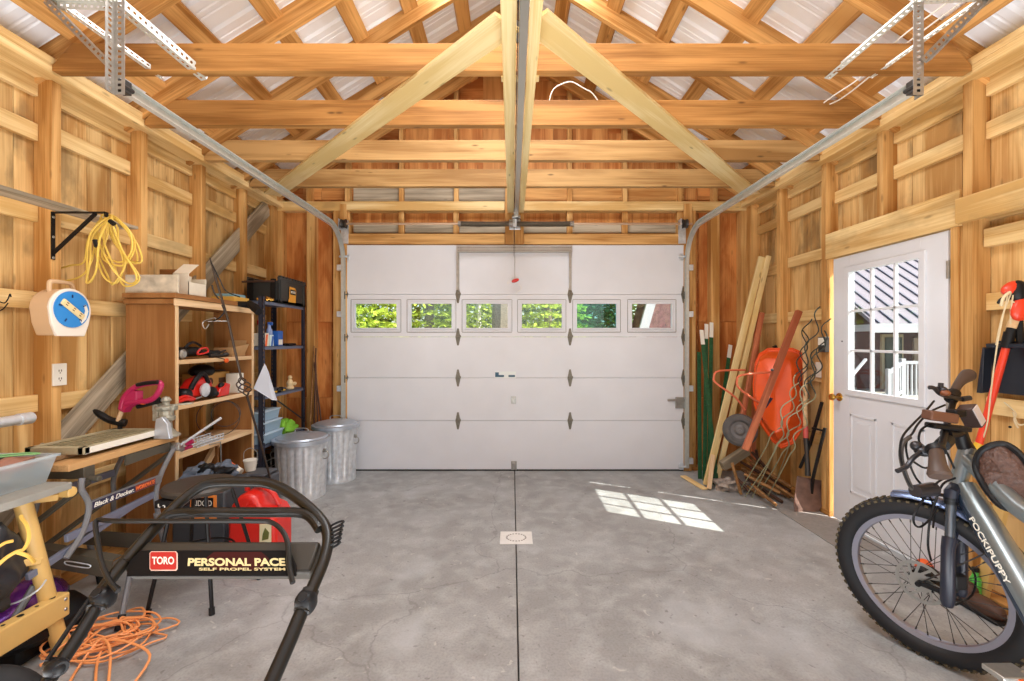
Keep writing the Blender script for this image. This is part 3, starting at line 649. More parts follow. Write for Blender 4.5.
# house with a standing seam roof seen through the entry door
h = thing('house', 'brown house with pale ribbed metal roof and white porch seen through the entry door', 'house', (13, 15, -.5))
RM = plain('pale_metal_roof', (122, 112, 119), .6, .0, .04, 2); SEAM = plain('roof_seam', (84, 84, 98), .5)
hx0, hx1, hy = 10.55, 22, 13.2; ez = CH+.37
MB().prism([(0, 0), (0, .12), (7, 5.02), (7, 4.9)], (hx0, hy, ez), (0, 1, 0), (0, 0, 1), hx1-hx0).done('roof', RM, h, smooth=0)
b = MB(); x = hx0+.1
while x < hx1: b.bar((x, hy-.01, ez+.14), (x, hy+7, ez+5.04), .035, .045, (0,0,1)); x += .46
b.done('roof_seam', SEAM, h, smooth=0)
MB().box(hx0-.1, hx1, hy-.06, hy+.02, ez-.14, ez+.12).box(hx0-.12, hx0, hy, hy+3, ez-.1, ez+.1).done('fascia', WTRIM, h, smooth=0)
MB().box(hx0+.2, hx1, hy+1.7, hy+1.9, -.5, 2.6).box(hx0-1.3, hx0+1.0, hy+2.2, hy+2.7, -.6, 2.3).done('wall', plain('dark_log_wall', (84, 50, 46), .8, 0, .4, 5), h, smooth=0)
f = MB().box(12.05, 12.75, hy+1.62, hy+1.7, -.4, 1.62).done('house_door_frame', plain('tan_trim', (190, 176, 140), .6), h, smooth=0)
MB().box(12.14, 12.66, hy+1.56, hy+1.62, -.4, 1.52).done('door_leaf', plain('green_door', (44, 62, 52), .5), f, smooth=0)
MB().box(13.1, 14.0, hy+1.62, hy+1.7, .5, 1.5).done('house_window', plain('house_window_glass', (150, 130, 110), .2), h, smooth=0)
MB().box(hx0+.4, hx1, hy-.2, hy+1.7, -.5, -.38).done('deck', plain('deck_boards', (150, 140, 128), .7, 0, .1, 3), h, smooth=0)
b = MB().box(11.2, hx1, hy-.2, hy-.12, .74, .83).box(11.2, hx1, hy-.2, hy-.12, -.20, -.14)
x = 11.3
while x < 20: b.box(x, x+.04, hy-.19, hy-.14, -.2, .75); x += .125
for x in (11.12, 12.3, 14.3, 17): b.box(x, x+.12, hy-.22, hy-.1, -.6, .9)
b.box(10.5, 10.6, hy-.5, hy-.4, -.6, .62)
b.bar((11.2, hy-.16, .80), (10.55, hy-.45, .50), .07, .08).bar((11.2, hy-.16, .0), (10.55, hy-.45, -.3), .07, .08).bar((10.5, hy+.3, .86), (9.8, hy-.1, .42), .06, .06)
for i in range(5): q = i/5; b.box(10.62+q*.55, 10.66+q*.55, hy-.42+q*.25, hy-.38+q*.25, -.25+q*.3, .54+q*.25)
b.done('porch_railing', WTRIM, h, smooth=0)
for x in (13.05, 17.0): MB().box(x, x+.14, hy-.05, hy+.09, -.4, ez).done('porch_post', plain('tan_trim', (190, 176, 140), .6), h, smooth=0)
# ------------------------------------------------------------------ left side: shelving and what is on it
SX = -2.205; SB = -2.535; SY0, SY1 = 2.985, 3.885
bk = thing('wooden_shelf_unit', 'tall open backed plywood shelf unit with pale edges standing against the left wall', 'shelf unit', (-2.37, 3.44, 0))
for y in (SY0, SY1-.022):
    slab('side_panel', SB, SX-.006, y, y+.022, 0, 1.655, SHELFW, bk)
    slab('edge_strip', SX-.006, SX+.002, y-.001, y+.023, 0, 1.655, EDGEW, bk, bevel=.001)
slab('top_board', SB, SX-.0, SY0-.02, SY1+.02, 1.656, 1.690, SHELFW, bk); slab('top_edge_strip', SX, SX+.012, SY0-.02, SY1+.02, 1.645, 1.692, EDGEW, bk, bevel=.001)
slab('top_board', SB-.0, SX+.02, SY0-.03, SY1+.02, 1.694, 1.726, SHELFW, bk)
SHZ = [.10, .66, .985, 1.286]
for z in SHZ: slab('shelf', SB, SX-.004, SY0+.023, SY1-.024, z-.02, z, EDGEW if z in (.66,) else SHELFW, bk); slab('edge_strip', SX-.004, SX+.006, SY0+.023, SY1-.024, z-.028, z+.001, EDGEW, bk, bevel=.001)
slab('mid_divider', SB, SX-.06, 3.50, 3.518, .101, .638, SHELFW, bk)
lumber('brace', (-2.30, 3.2, .28), (-2.30, 3.56, .62), .03, .05, EDGEW, bk)
# on top: long tray, small open box, yellow box, hand vacuum
tz = 1.727
t = thing('wooden_tray', 'long shallow box with mottled white side lying on top of the wooden shelf unit', 'tray', (-2.38, 3.2, tz))
MB().box(-2.53, -2.515, 2.99, 3.28, tz, tz+.10).box(-2.345, -2.33, 3.0, 3.28, tz, tz+.06).box(-2.53, -2.33, 3.265, 3.28, tz, tz+.20).box(-2.53, -2.33, 2.99, 3.28, tz, tz+.01).done('tray_body', SHELFW, t, bevel=.002, smooth=0)
m = plain('mottled_white_paint', (206, 194, 172), .7, 0, .35, 14); MB().box(-2.53, -2.185, 2.975, 2.989, tz, tz+.12).done('front_side', m, t, bevel=.002, smooth=0)
t = thing('paper_carton', 'small off-white carton with raised flap beside the tray on the shelf unit', 'box', (-2.26, 3.2, tz))
WC = plain('white_card', (226, 216, 196), .7, 0, .05, 20)
MB().box(-2.32, -2.21, 3.11, 3.114, tz, tz+.15).box(-2.32, -2.316, 3.11, 3.29, tz, tz+.15).box(-2.32, -2.21, 3.286, 3.29, tz, tz+.13).box(-2.214, -2.21, 3.11, 3.29, tz, tz+.09).box(-2.32, -2.21, 3.11, 3.29, tz, tz+.004).done('carton_body', WC, t, smooth=0)
MB().prism([(0, 0), (.11, 0), (.13, .10), (.02, .11)], (-2.32, 3.112, tz+.145), (1,0,0), V((0,.7,.7)).normalized(), .003).done('flap', WC, t, smooth=0)
t = thing('yellow_box', 'yellow box under a pale blue box at the far end of the shelf top', 'box', (-2.3, 3.76, tz))
MB().box(-2.42, -2.23, 3.66, 3.86, tz, tz+.045).done('lower_box', plain('ochre_card', (222, 180, 84), .6), t, bevel=.003, smooth=0); MB().box(-2.40, -2.26, 3.68, 3.86, tz+.046, tz+.07).done('upper_box', plain('pale_blue_card', (128, 176, 196), .5), t, bevel=.003, smooth=0)
t = thing('grease_gun', 'black grease gun with short nozzle resting over the edge of the shelf top', 'tool', (-2.2, 3.7, tz))
MB().tube([P(226, 304, 3.62), P(236, 303.5, 3.64), P(250, 305, 3.66)], .02, 10, rad=[.016, .02, .03]).done('barrel', BLACK, t)
MB().tube([P(249, 303, 3.66), P(255, 308, 3.62), P(259, 312, 3.60)], .026, 12, rad=[.025, .034, .03]).done('head', BLACK, t); MB().tube(cr([P(226, 304, 3.62), P(219, 299, 3.62), P(214, 292, 3.62), P(212, 285, 3.62)]), .006, 6).done('hose', DKSTEEL, t)
# top bay: black power tool cluster and tan open box
z = 1.287
t = thing('reciprocating_saw', 'black and grey power tool with red trigger lying on the upper shelf', 'power tool', (-2.3, 3.15, z))
b = MB().ball((-2.30, 3.10, z+.045), (.06, .08, .04), e=.6).ball((-2.30, 3.24, z+.05), (.045, .11, .035), e=.7).tube([(-2.32, 3.08, z+.07), (-2.31, 3.06, z+.13)], .014, 8).tube([(-2.29, 3.30, z+.04), (-2.27, 3.52, z+.035)], .02, 10).done('body', BLACK, t)
MB().lathe([(.001, 0), (.03, .004), (.034, .02), (.02, .03), (.001, .03)], (-2.245, 3.08, z+.036), (1, 0, 0), 16).done('gear_cap', STEEL, t)
MB().tube(cr([(-2.24, 3.24, z+.04), (-2.235, 3.27, z+.07), (-2.235, 3.33, z+.075), (-2.235, 3.34, z+.045), (-2.24, 3.26, z+.03)], 5, True), .007, 6, closed=True).done('trigger_guard', RED, t)
MB().tube(cr([(-2.24, 3.12, z+.08), (-2.23, 3.15, z+.11), (-2.26, 3.24, z+.115), (-2.28, 3.33, z+.09)]), .009, 8).done('handle_loop', BLACK, t)
t = thing('hand_tool', 'dark pliers like tool lying beside the black power tool on the upper shelf', 'tool', (-2.26, 3.45, z))
MB().tube([(-2.26, 3.40, z+.014), (-2.24, 3.56, z+.014)], .011, 8).tube([(-2.26, 3.42, z+.018), (-2.27, 3.60, z+.05)], .009, 8).ball((-2.245, 3.57, z+.02), (.02, .03, .018)).done('tool_body', DKSTEEL, t)
t = thing('cardboard_box', 'small tan cardboard box with open flaps at the far end of the upper shelf', 'box', (-2.33, 3.73, z))
MB().box(-2.40, -2.25, 3.66, 3.84, z, z+.07).prism([(0,0),(.15,0),(.15,.06),(0,.06)], (-2.40, 3.845, z+.07), (1,0,0), (0,.2,1), .003).prism([(0,0),(.17,0),(.19,.08),(.02,.06)], (-2.25, 3.66, z+.02), (0,1,0), (.3,0,1), .003).done('box_body', CARD, t, smooth=0)
# middle bay: red saw, orange case pieces, cardboard box, black cap
z = .986
t = thing('circular_saw', 'bright red and black portable circular saw sitting on the middle shelf', 'power tool', (-2.28, 3.25, z))
MB().prism([(-.10, .03), (-.09, .10), (-.03, .155), (.05, .175), (.12, .14), (.15, .07), (.12, .025)], (-2.33, 3.26, z), (0,1,0), (0,0,1), .10).done('housing', RED, t, bevel=.018, smooth=60)
MB().tube(cr([(-2.24, 3.17, z+.09), (-2.225, 3.21, z+.16), (-2.225, 3.28, z+.19), (-2.23, 3.34, z+.12)]), .017, 8).ball((-2.27, 3.13, z+.05), (.06, .05, .05), e=.7).ball((-2.24, 3.36, z+.05), (.05, .05, .04), e=.7).done('handle', BLACK, t)
MB().lathe([(.001, 0), (.045, .005), (.05, .02), (.03, .03), (.001, .032)], (-2.22, 3.27, z+.075), (1, 0, 0), 18).done('blade_guard', GALV, t)
t = thing('battery_drill', 'red and black battery drill lying behind the circular saw on the middle shelf', 'power tool', (-2.26, 3.47, z))
MB().prism([(0,0),(.13,.0),(.15,.09),(.10,.10),(.02,.055)], (-2.28, 3.43, z+.002), (0,1,0), (0,0,1), .07).done('housing', RED, t, bevel=.012, smooth=60); MB().ball((-2.24, 3.42, z+.03), (.03, .04, .025)).ball((-2.235, 3.5, z+.08), (.02, .03, .03)).done('grip', BLACK, t)
t = thing('pruning_shears', 'orange red handled shears lying at the front edge of the middle shelf', 'shears', (-2.225, 3.12, z))
MB().tube(cr([(-2.235, 3.02, z+.015), (-2.215, 3.08, z+.03), (-2.215, 3.15, z+.02)]), .012, 8).tube(cr([(-2.24, 3.05, z+.04), (-2.22, 3.10, z+.05), (-2.22, 3.18, z+.02)]), .011, 8).done('handle', RED, t)
MB().prism([(0,0),(.09,.012),(.085,.022),(0,.012)], (-2.225, 3.17, z+.012), (0,1,0), (.2,0,1), .004).done('blade', STEEL, t, smooth=0)
t = thing('printed_cardboard_box', 'ochre cardboard box with printed side at the far end of the middle shelf', 'box', (-2.40, 3.63, z))
MB().box(-2.51, -2.36, 3.46, 3.80, z, z+.175).done('box_body', plain('ochre_cardboard', (214, 168, 96), .75, 0, .08, 12), t, bevel=.003, smooth=0)
MB().lathe([(.001, 0), (.03, 0), (.03, .001), (.001, .001)], (-2.3585, 3.56, z+.11), (1,0,0), 16).box(-2.3595, -2.3585, 3.66, 3.74, z+.09, z+.13).done('print_mark', BROWN, t, smooth=0)
t = thing('white_carton', 'narrow white carton standing beside the ochre cardboard box', 'box', (-2.3, 3.77, z)); MB().box(-2.34, -2.24, 3.72, 3.80, z, z+.16).done('carton_body', WPLAST, t, bevel=.003, smooth=0); MB().box(-2.2395, -2.2385, 3.745, 3.755, z+.03, z+.07).done('print_mark', BLUE, t, smooth=0)
t = thing('baseball_cap', 'black cap resting on the ochre cardboard box', 'cap', (-2.42, 3.55, z+.176))
MB().ball((-2.42, 3.55, z+.19), (.08, .11, .055), nv=10).done('crown', BLACK, t); MB().ball((-2.36, 3.66, z+.19), (.05, .06, .008)).done('brim', BLACK, t)
t = thing('orange_spray_nozzle', 'small orange nozzle with cord hanging from the upper shelf edge', 'nozzle', (-2.2, 3.5, 1.25))
MB().ball((-2.19, 3.49, 1.262), (.014, .026, .018)).done('nozzle_body', ORANGE, t); MB().tube(cr([(-2.2, 3.38, 1.291), (-2.192, 3.44, 1.28), (-2.19, 3.48, 1.262), (-2.20, 3.42, 1.235)]), .003, 5).done('cord', BLACK, t)
# lower bay: wire tray, coil of wire
z = .661
t = thing('wire_tray', 'silver wire mesh tray lying on the lower shelf', 'wire tray', (-2.26, 3.35, z)); b = MB()
for i in range(9): y = 3.20+i*.035; b.tube([(-2.21, y, z+.045), (-2.21, y, z+.004), (-2.31, y, z+.004), (-2.31, y, z+.045)], .0035, 5)
for xx, zz in ((-2.21, .045), (-2.21, .025), (-2.21, .004), (-2.26, .004), (-2.31, .004), (-2.31, .025), (-2.31, .045)): b.tube([(xx, 3.19, z+zz), (xx, 3.49, z+zz)], .004, 5)
b.done('mesh', GALV, t)
t = thing('wire_coil', 'loose coil of thin wire standing up at the back of the lower shelf', 'wire', (-2.3, 3.65, z)); b = MB()
b.torus((-2.31, 3.58, z+.148), (.45, -.9, 0), .145, .003, 40, 5).torus((-2.30, 3.66, z+.165), (.6, -.8, 0), .10, .003, 36, 5); b.done('wire_loop', DKSTEEL, t)
tag(MB().tube([(-2.195, 3.30, .66), (-2.19, 3.42, .655), (-2.19, 3.425, .50)], .004, 6).done('bent_wire_hook', STEEL), 'short bent wire hook hanging over the lower shelf edge', 'hook')
# floor bay
t = thing('tool_case', 'dark grey tool case with an orange label on the floor before the shelf unit', 'tool case', (-1.95, 3.0, 0))
def at(px, py, y): return P(px, py, y)
cx0, cx1, cy0, cy1 = -2.17, -1.83, 2.90, 3.22
MB().box(cx0, cx1, cy0, cy1, 0, .45).box(cx0+.01, cx1-.01, cy0+.01, cy1-.01, .45, .48).done('case_body', plain('charcoal_plastic', (62, 64, 68), .5), t, bevel=.012, smooth=40)
MB().box(-2.05, -1.88, cy0-.006, cy0, .27, .43).done('orange_panel', plain('orange_label', (222, 128, 52), .5), t, bevel=.004, smooth=0); MB().box(-2.035, -1.90, cy0-.009, cy0-.006, .35, .415).done('label_plate', BLACK, t, smooth=0)
text('lettering', 'RIDGID', (-1.9675, cy0-.0095, .382), (1,0,0), (0,0,1), .035, WPLAST, t, width=.12)
MB().box(-2.15, -2.10, cy0-.02, cy0, .36, .47).done('latch', plain('grey_latch', (140, 144, 150), .4), t, bevel=.004, smooth=0)
t = thing('work_jacket', 'crumpled pale grey and black work clothes lying on the tool case', 'clothing', (-2.0, 3.1, .482))
MB().ball((-2.08, 3.05, .53), (.09, .12, .06), disp=.7, seed=3, nu=24, nv=14).ball((-1.97, 3.1, .525), (.10, .11, .055), disp=.7, seed=5, nu=24, nv=14).done('grey_cloth', plain('grey_blue_cloth', (96, 106, 120), .9, 0, .2, 20), t, smooth=60)
MB().ball((-2.03, 3.02, .56), (.045, .05, .045), disp=.5, seed=8, nu=20, nv=12).ball((-1.93, 3.03, .55), (.07, .04, .03), disp=.5, seed=9, nu=20, nv=12).done('black_cloth', BLACK, t, smooth=60)
t = thing('equipment_case', 'plain mid grey case standing on the floor behind the red fuel can', 'case', (-1.9, 3.4, 0)); MB().box(-2.00, -1.81, 3.34, 3.55, 0, .40).box(-1.99, -1.82, 3.35, 3.54, .405, .43).done('case_body', plain('mid_grey_plastic', (74, 76, 82), .5), t, bevel=.012, smooth=40); MB().box(-1.93, -1.88, 3.325, 3.34, .30, .42).done('latch', BLACK, t, bevel=.003)
t = thing('spray_bottle', 'white bottle with orange cap lying on the grey case', 'bottle', (-1.92, 3.40, .432)); p = P(231, 465, 3.38); q = P(241, 472, 3.36)
MB().tube([p+(q-p)*.35, q], .024, 12).done('bottle_body', WPLAST, t); MB().tube([p-(q-p)*.1, p+(q-p)*.4], .02, 12).done('cap', ORANGE, t)
t = thing('paint_pail', 'small white pail with thin arched wire handle on the grey case', 'pail', (-1.86, 3.45, .432)); c = P(250.5, 474, 3.45)
MB().lathe([(.036, .432), (.046, .50), (.05, .505), (.05, .515), (.001, .516)], (c.x, c.y, 0), (0,0,1), 20).done('pail_body', WPLAST, t); MB().tube(cr([(c.x-.05, c.y, .505), (c.x-.048, c.y, .57), (c.x, c.y, .60), (c.x+.048, c.y, .57), (c.x+.05, c.y, .505)]), .003, 6).done('handle', STEEL, t)

# ------------------------------------------------------------------ steel rack in the corner
RX = -2.165; RB = -2.50; RY0, RY1 = 3.95, 4.76
PDK = plain('blue_black_rack_paint', (52, 54, 68), .45, .2)
rk = thing('steel_rack', 'dark blue-black bolted steel rack with thin shelves in the left front corner', 'rack', (-2.33, 4.35, 0))
for x, sx in ((RX, -1), (RB, 1)):
    for y, sy in ((RY0, 1), (RY1, -1)):
        b = MB().box(*sorted((x, x+sx*.038)), *sorted((y, y+sy*.003)), 0, 1.80)
        zz = .02
        # room-facing leg is slotted
        b.box(*sorted((x, x+sx*.003)), *sorted((y, y+sy*.012)), 0, 1.80).box(*sorted((x, x+sx*.003)), *sorted((y+sy*.026, y+sy*.038)), 0, 1.80)
        while zz < 1.8: b.box(*sorted((x, x+sx*.003)), *sorted((y+sy*.012, y+sy*.026)), zz, min(zz+.022, 1.8)); zz += .04
        b.done('post', PDK, rk, smooth=0)
RSH = [.12, .50, .93, 1.365, 1.765]
RTOP = plain('shelf_deck_paint', (106, 116, 140), .4, .2)
for z in RSH: MB().box(RB+.004, RX-.004, RY0+.004, RY1-.004, z-.004, z).box(RX-.007, RX-.004, RY0+.004, RY1-.004, z-.03, z).box(RB+.004, RX-.004, RY0+.004, RY0+.007, z-.03, z).done('shelf', RTOP, rk, smooth=0)
MB().bar((RX+.003, RY0+.25, .86), (RX+.003, RY1-.01, .58), .003, .02, (1,0,0)).done('diagonal_strap', PDK, rk)
t = thing('tool_box', 'black lidless tool crate with yellow label on the top of the steel rack', 'tool box', (-2.32, 4.5, 1.766)); z = 1.766
TB = plain('tool_box_plastic', (48, 50, 50), .45); X0, X1, Y0, Y1 = -2.45, -2.155, 4.20, 4.75
MB().box(X0, X1, Y0, Y1, z, z+.03).box(X0, X0+.012, Y0, Y1, z, z+.24).box(X1-.012, X1, Y0, Y1, z, z+.24).box(X0, X1, Y0, Y0+.012, z, z+.20).box(X0, X1, Y1-.012, Y1, z, z+.22).done('crate_body', TB, t, bevel=.004, smooth=0)
b = MB()
for i in range(9): y = Y0+.03+i*.06; b.box(X1-.02, X1+.006, y, y+.03, z+.235, z+.255)
b.box(X1, X1+.006, Y0, Y1, z+.215, z+.235).box(X0-.004, X1+.004, Y0-.004, Y0+.012, z+.19, z+.205)
for y in (Y0+.03, Y1-.06): b.box(X1, X1+.007, y, y+.03, z+.01, z+.21)
b.done('rim_ribs', TB, t, bevel=.002, smooth=0)
b = MB()
for x in (X0+.02, X1-.07): b.box(x, x+.05, Y0-.012, Y0, z+.01, z+.22)
b.done('corner_latch', BLACK, t, bevel=.004, smooth=0)
MB().tube([(X0-.03, Y0-.02, z+.19), (X1-.03, Y0-.02, z+.195)], .009, 8).done('carry_handle', BROWN, t)
b = MB().prism([(0, 0), (.14, 0), (.15, .12), (.13, .145), (.02, .15), (.015, .04), (0, .02)], (X1+.008, Y0+.17, z+.02), (0,1,0), (0,0,1), .003).done('label_plate', plain('amber_label', (226, 158, 58), .4), t, smooth=0)
MB().box(X1+.0115, X1+.0135, Y0+.20, Y0+.305, z+.095, z+.145).done('label_window', BLACK, t, smooth=0)
text('lettering', 'RIDGID', (X1+.0145, Y0+.2525, z+.12), (0,1,0), (0,0,1), .022, WPLAST, t, width=.09)
t = thing('brass_fitting', 'small heap of brass hose fittings at the near corner of the steel rack top', 'fitting', (-2.2, 4.0, 1.766)); b = MB()
for i, (dx, dy, dz) in enumerate(((0,0,0), (.05,.02,.0), (.09,.03,.005), (-.05,.0,0), (.03,.05,.02))): b.lathe([(.008, 0), (.016, .004), (.016, .016), (.01, .02), (.01, .034)], (-2.22+dx*.7, 4.02+dy, 1.775+dz), (1, .3, .4*(i%2)), 10)
b.done('fitting_body', BRASS, t)
z = 1.366
t = thing('spray_can', 'red capped spray can standing on the second shelf of the steel rack', 'spray can', (-2.26, 4.1, z))
MB().lathe([(.03, 0), (.032, .005), (.032, .17), (.022, .19)], (-2.27, 4.10, z), (0,0,1), 18).done('can_body', plain('tan_can', (196, 160, 120), .35), t); MB().lathe([(.026, 0), (.026, .035), (.02, .045), (.001, .046)], (-2.27, 4.10, z+.19), (0,0,1), 16).done('cap', RED, t)
t = thing('spray_can', 'blue and white spray bottle with slanted top behind the red capped can', 'spray can', (-2.22, 4.17, z))
MB().lathe([(.026, 0), (.027, .005), (.027, .14), (.014, .17), (.012, .2)], (-2.235, 4.19, z), (0,0,1), 18).done('can_body', plain('blue_white_can', (140, 160, 206), .35), t); MB().box(-2.25, -2.205, 4.18, 4.2, z+.19, z+.22).done('trigger', BLUE, t, bevel=.004)
for (x0, x1, y0, y1, hh, mm, lb, ac) in ((-2.27, -2.17, 3.98, 4.06, .115, WC, 'white and orange striped carton at the near end of the second rack shelf', ORANGE), (-2.27, -2.17, 4.08, 4.145, .10, plain('pale_teal_card', (206, 226, 226), .6), 'pale teal printed carton in the middle of the second rack shelf', BLUE)):
    t = thing('product_carton', lb, 'box', ((x0+x1)/2, (y0+y1)/2, z))
    MB().box(x0+.0, x1, y0, y1, z, z+hh).done('carton_body', mm, t, bevel=.002, smooth=0); MB().prism([(0, .0), (.03, 0), (.05, hh*.9), (.02, hh*.9)], (x1+.0006, y0+.015, z), (0,1,0), (0,0,1), .001).done('print_mark', ac, t, smooth=0)
t = thing('blue_carton', 'blue and white box standing at the back of the second rack shelf', 'box', (-2.2, 4.28, z)); MB().box(-2.26, -2.18, 4.24, 4.33, z, z+.14).done('carton_body', BLUE, t, bevel=.002, smooth=0); MB().box(-2.1795, -2.1785, 4.25, 4.32, z+.01, z+.06).done('print_mark', WPLAST, t, smooth=0)
tag(MB().tube([(-2.22, 4.42, z+.012), (-2.2, 4.62, z+.012)], .011, 8).box(-2.24, -2.18, 4.45, 4.52, z, z+.02).done('screwdriver', BLACK), 'dark screwdriver lying at the far end of the second rack shelf', 'screwdriver')
z = .931
t = thing('figurine', 'small cream coloured figure standing on the third rack shelf', 'figurine', (-2.2, 4.55, z))
MB().lathe([(.035, 0), (.04, .01), (.03, .03), (.034, .06), (.02, .09), (.012, .1)], (-2.22, 4.55, z), (0,0,1), 14).ball((-2.22, 4.55, z+.115), (.02, .02, .022)).ball((-2.2, 4.6, z+.05), (.02, .03, .02)).done('figure_body', plain('cream_ceramic', (222, 196, 150), .4), t)
t = thing('small_hardware', 'dark small tools and fittings scattered on the third rack shelf', 'hardware', (-2.2, 4.3, z)); rr = random.Random(4)
for i in range(7): MB().ball((-2.26+rr.random()*.08, 4.12+i*.05, z+.02), (.02, .028, .016+.01*rr.random()), disp=.3, seed=i).done('hardware_piece', BLACK, t)
b = MB()
for i in range(3): b.torus((-2.19, 4.2+i*.08, z+.012), (0,0,1), .016, .006, 16, 6)
b.done('yellow_ring', YELLOW, t)
# stacked pale bins, dark crate, green bag, paper sheet
for k, (z, lb) in enumerate(((.501, 'pale blue translucent bin at the bottom of the stack on the rack'), (.598, 'pale blue translucent bin in the middle of the rack stack'), (.695, 'pale blue translucent bin on top of the rack stack'))):
    t = thing('storage_bin', lb, 'storage bin', (-2.28, 4.12, z), 'stacked bins on the steel rack'); y0, y1 = 3.965+.0, 4.29-.0
    b = MB(); x0, x1 = -2.43, -2.185+.015*(2-k); i = .012
    b.add([(x0+i, y0+i, z), (x1-i, y0+i, z), (x1-i, y1-i, z), (x0+i, y1-i, z), (x0, y0, z+.09), (x1, y0, z+.09), (x1, y1, z+.09), (x0, y1, z+.09)], [(0,3,2,1), (0,1,5,4), (1,2,6,5), (2,3,7,6), (3,0,4,7), (4,5,6,7)]); b.done('bin_body', BINBL, t, bevel=.006)
    MB().box(x0-.004, x1+.006, y0-.004, y1+.004, z+.082, z+.094).done('rim', plain('pale_blue_rim', (196, 216, 232), .35), t, bevel=.003)
t = thing('wire_crate', 'black wire crate on the bottom shelf of the steel rack', 'crate', (-2.3, 4.2, .121)); b = MB()
for z in (.13, .2, .27, .34): b.tube([(-2.44, 3.99, z), (-2.19, 3.99, z), (-2.19, 4.5, z), (-2.44, 4.5, z)], .004, 5, closed=True)
for i in range(8): y = 3.99+i*.073; b.tube([(-2.19, y, .125), (-2.19, y, .345)], .003, 5)
for i in range(5): x = -2.44+i*.0625; b.tube([(x, 3.99, .125), (x, 3.99, .345)], .003, 5)
b.done('wire_frame', WPLAST if 0 else STEEL, t); MB().box(-2.43, -2.2, 4.0, 4.49, .122, .30).done('liner', BLACK, t, bevel=.01)
t = thing('green_bag', 'lime green folded bag lying on the rack behind the galvanised can', 'bag', (-2.25, 4.45, .50))
MB().ball((-2.25, 4.42, .58), (.08, .11, .075), disp=.6, seed=6, nu=24, nv=14).ball((-2.2, 4.50, .56), (.05, .12, .06), disp=.6, seed=12, nu=24, nv=14).done('bag_body', plain('lime_cloth', (128, 190, 52), .7), t, smooth=60)
c = [P(264.5, 363.5, 3.86), P(268, 371, 3.87), P(277, 400.5, 3.90), P(272, 400, 3.88), P(253.5, 388.5, 3.84)]
b = MB(); vs = c+[p+V((0, .004, 0)) for p in c]; b.add(vs, [(0,1,2,3,4), (9,8,7,6,5)]+[(i, (i+1)%5, 5+(i+1)%5, 5+i) for i in range(5)])
tag(b.done('plastic_sheet', plain('white_sheet', (206, 212, 224), .4), smooth=0), 'bluish white pointed plastic sheet hanging at the near post of the steel rack', 'sheet')

# plant hook pole with a twisted basket, leaning on the shelf unit
yy = 3.0
t = thing('garden_hook_pole', 'tall thin dark metal garden pole with twisted basket knot leaning on the shelves', 'pole', tuple(PZ(285, 530)))
ptop = P(210, 258, 3.02); pk = P(241, 377, 3.12); pk2 = P(247, 396, 3.14); pb = PZ(282, 522)
MB().tube([ptop, P(215, 276, 3.04), P(228, 320, 3.08), pk], .006, 8, rad=[.004, .008, .008, .008]).tube([pk2, P(262, 448, 3.3), pb], .008, 8).done('shaft', plain('bronze_rod', (74, 62, 54), .4, .5), t)
b = MB(); d = pk2-pk
for i in range(4):
    a0 = i*PI/2; b.tube(cr([pk+d*(j/6)+V((math.cos(a0+j*.9), math.sin(a0+j*.9), 0))*(.045*math.sin(PI*j/6)) for j in range(7)], 3), .0045, 6)
b.done('twisted_basket', MATS['bronze_rod'], t)
MB().tube(cr([P(229, 321, 3.08), P(216, 321, 3.06), P(208, 321.5, 3.05)]), .004, 6).tube(cr([P(216, 320, 3.06), P(214, 318, 3.05), P(203, 322, 3.05), P(205, 329, 3.05), P(209, 324, 3.05)]), .004, 6).done('side_hook', STEEL, t)
MB().tube(cr([P(211, 262, 3.02), P(219, 278, 3.0), P(226, 291, 3.0), P(240, 297, 3.0)]), .004, 6).tube(cr([P(222, 305, 3.05), P(224, 312, 3.03), P(219, 318, 3.02), P(213, 321, 3.03)]), .004, 6).done('cord', BLACK, t)

# galvanised cans
def can(x, y, name_lbl, r=.235, h=.53, dent=0):
    t = thing('trash_can', name_lbl, 'trash can', (x, y, 0), 'galvanised trash cans')
    n = 120; prof = []
    for zz, k in ((0, .90), (.015, .915), (.03, .90), (.055, .90), (.07, .905), (h-.075, .985), (h-.06, .985), (h-.03, .99), (h-.02, 1.015), (h-.005, 1.015), (h, 1.0)): prof.append((zz, k))
    vs = []; fs = []
    for (zz, k) in prof:
        rib = .0 if (zz < .06 or zz > h-.07) else .011
        for j in range(n):
            a = 2*PI*j/n; q = r*k-rib*(1 if (j % 6) in (2, 3) else 0); vs.append((x+q*math.cos(a), y+q*math.sin(a), zz))
    for i in range(len(prof)-1):
        for j in range(n): fs.append((i*n+j, i*n+(j+1)%n, (i+1)*n+(j+1)%n, (i+1)*n+j))
    fs.append(tuple(range(n))[::-1]); b = MB().add(vs, fs); b.done('can_body', GALV, t, smooth=50)
    MB().lathe([(r*1.02, h-.035), (r*1.09, h-.035), (r*1.095, h-.002), (r*1.03, h+.004), (r*.97, h+.002), (r*.93, h+.016), (r*.55, h+.036), (r*.2, h+.046), (.001, h+.047)], (x, y, 0), (0,0,1), 64).done('lid', plain('lid_zinc', (184, 194, 206), .38, .6, .1, 20), t, smooth=40)
    MB().tube(cr([(x-.06, y, h+.042), (x-.055, y, h+.075), (x, y, h+.085), (x+.055, y, h+.075), (x+.06, y, h+.042)]), .005, 8).done('lid_handle', STEEL, t)
    for s in (-1, 1): a = PI*.5+s*1.75; cx_, cy_ = x+r*1.02*math.cos(a), y+r*1.02*math.sin(a); MB().torus((cx_, cy_, h*.72), (math.sin(a), -math.cos(a), 0), .035, .005, 20, 6).box(cx_-.012, cx_+.012, cy_-.012, cy_+.012, h*.72+.025, h*.72+.055).done('side_handle', STEEL, t)
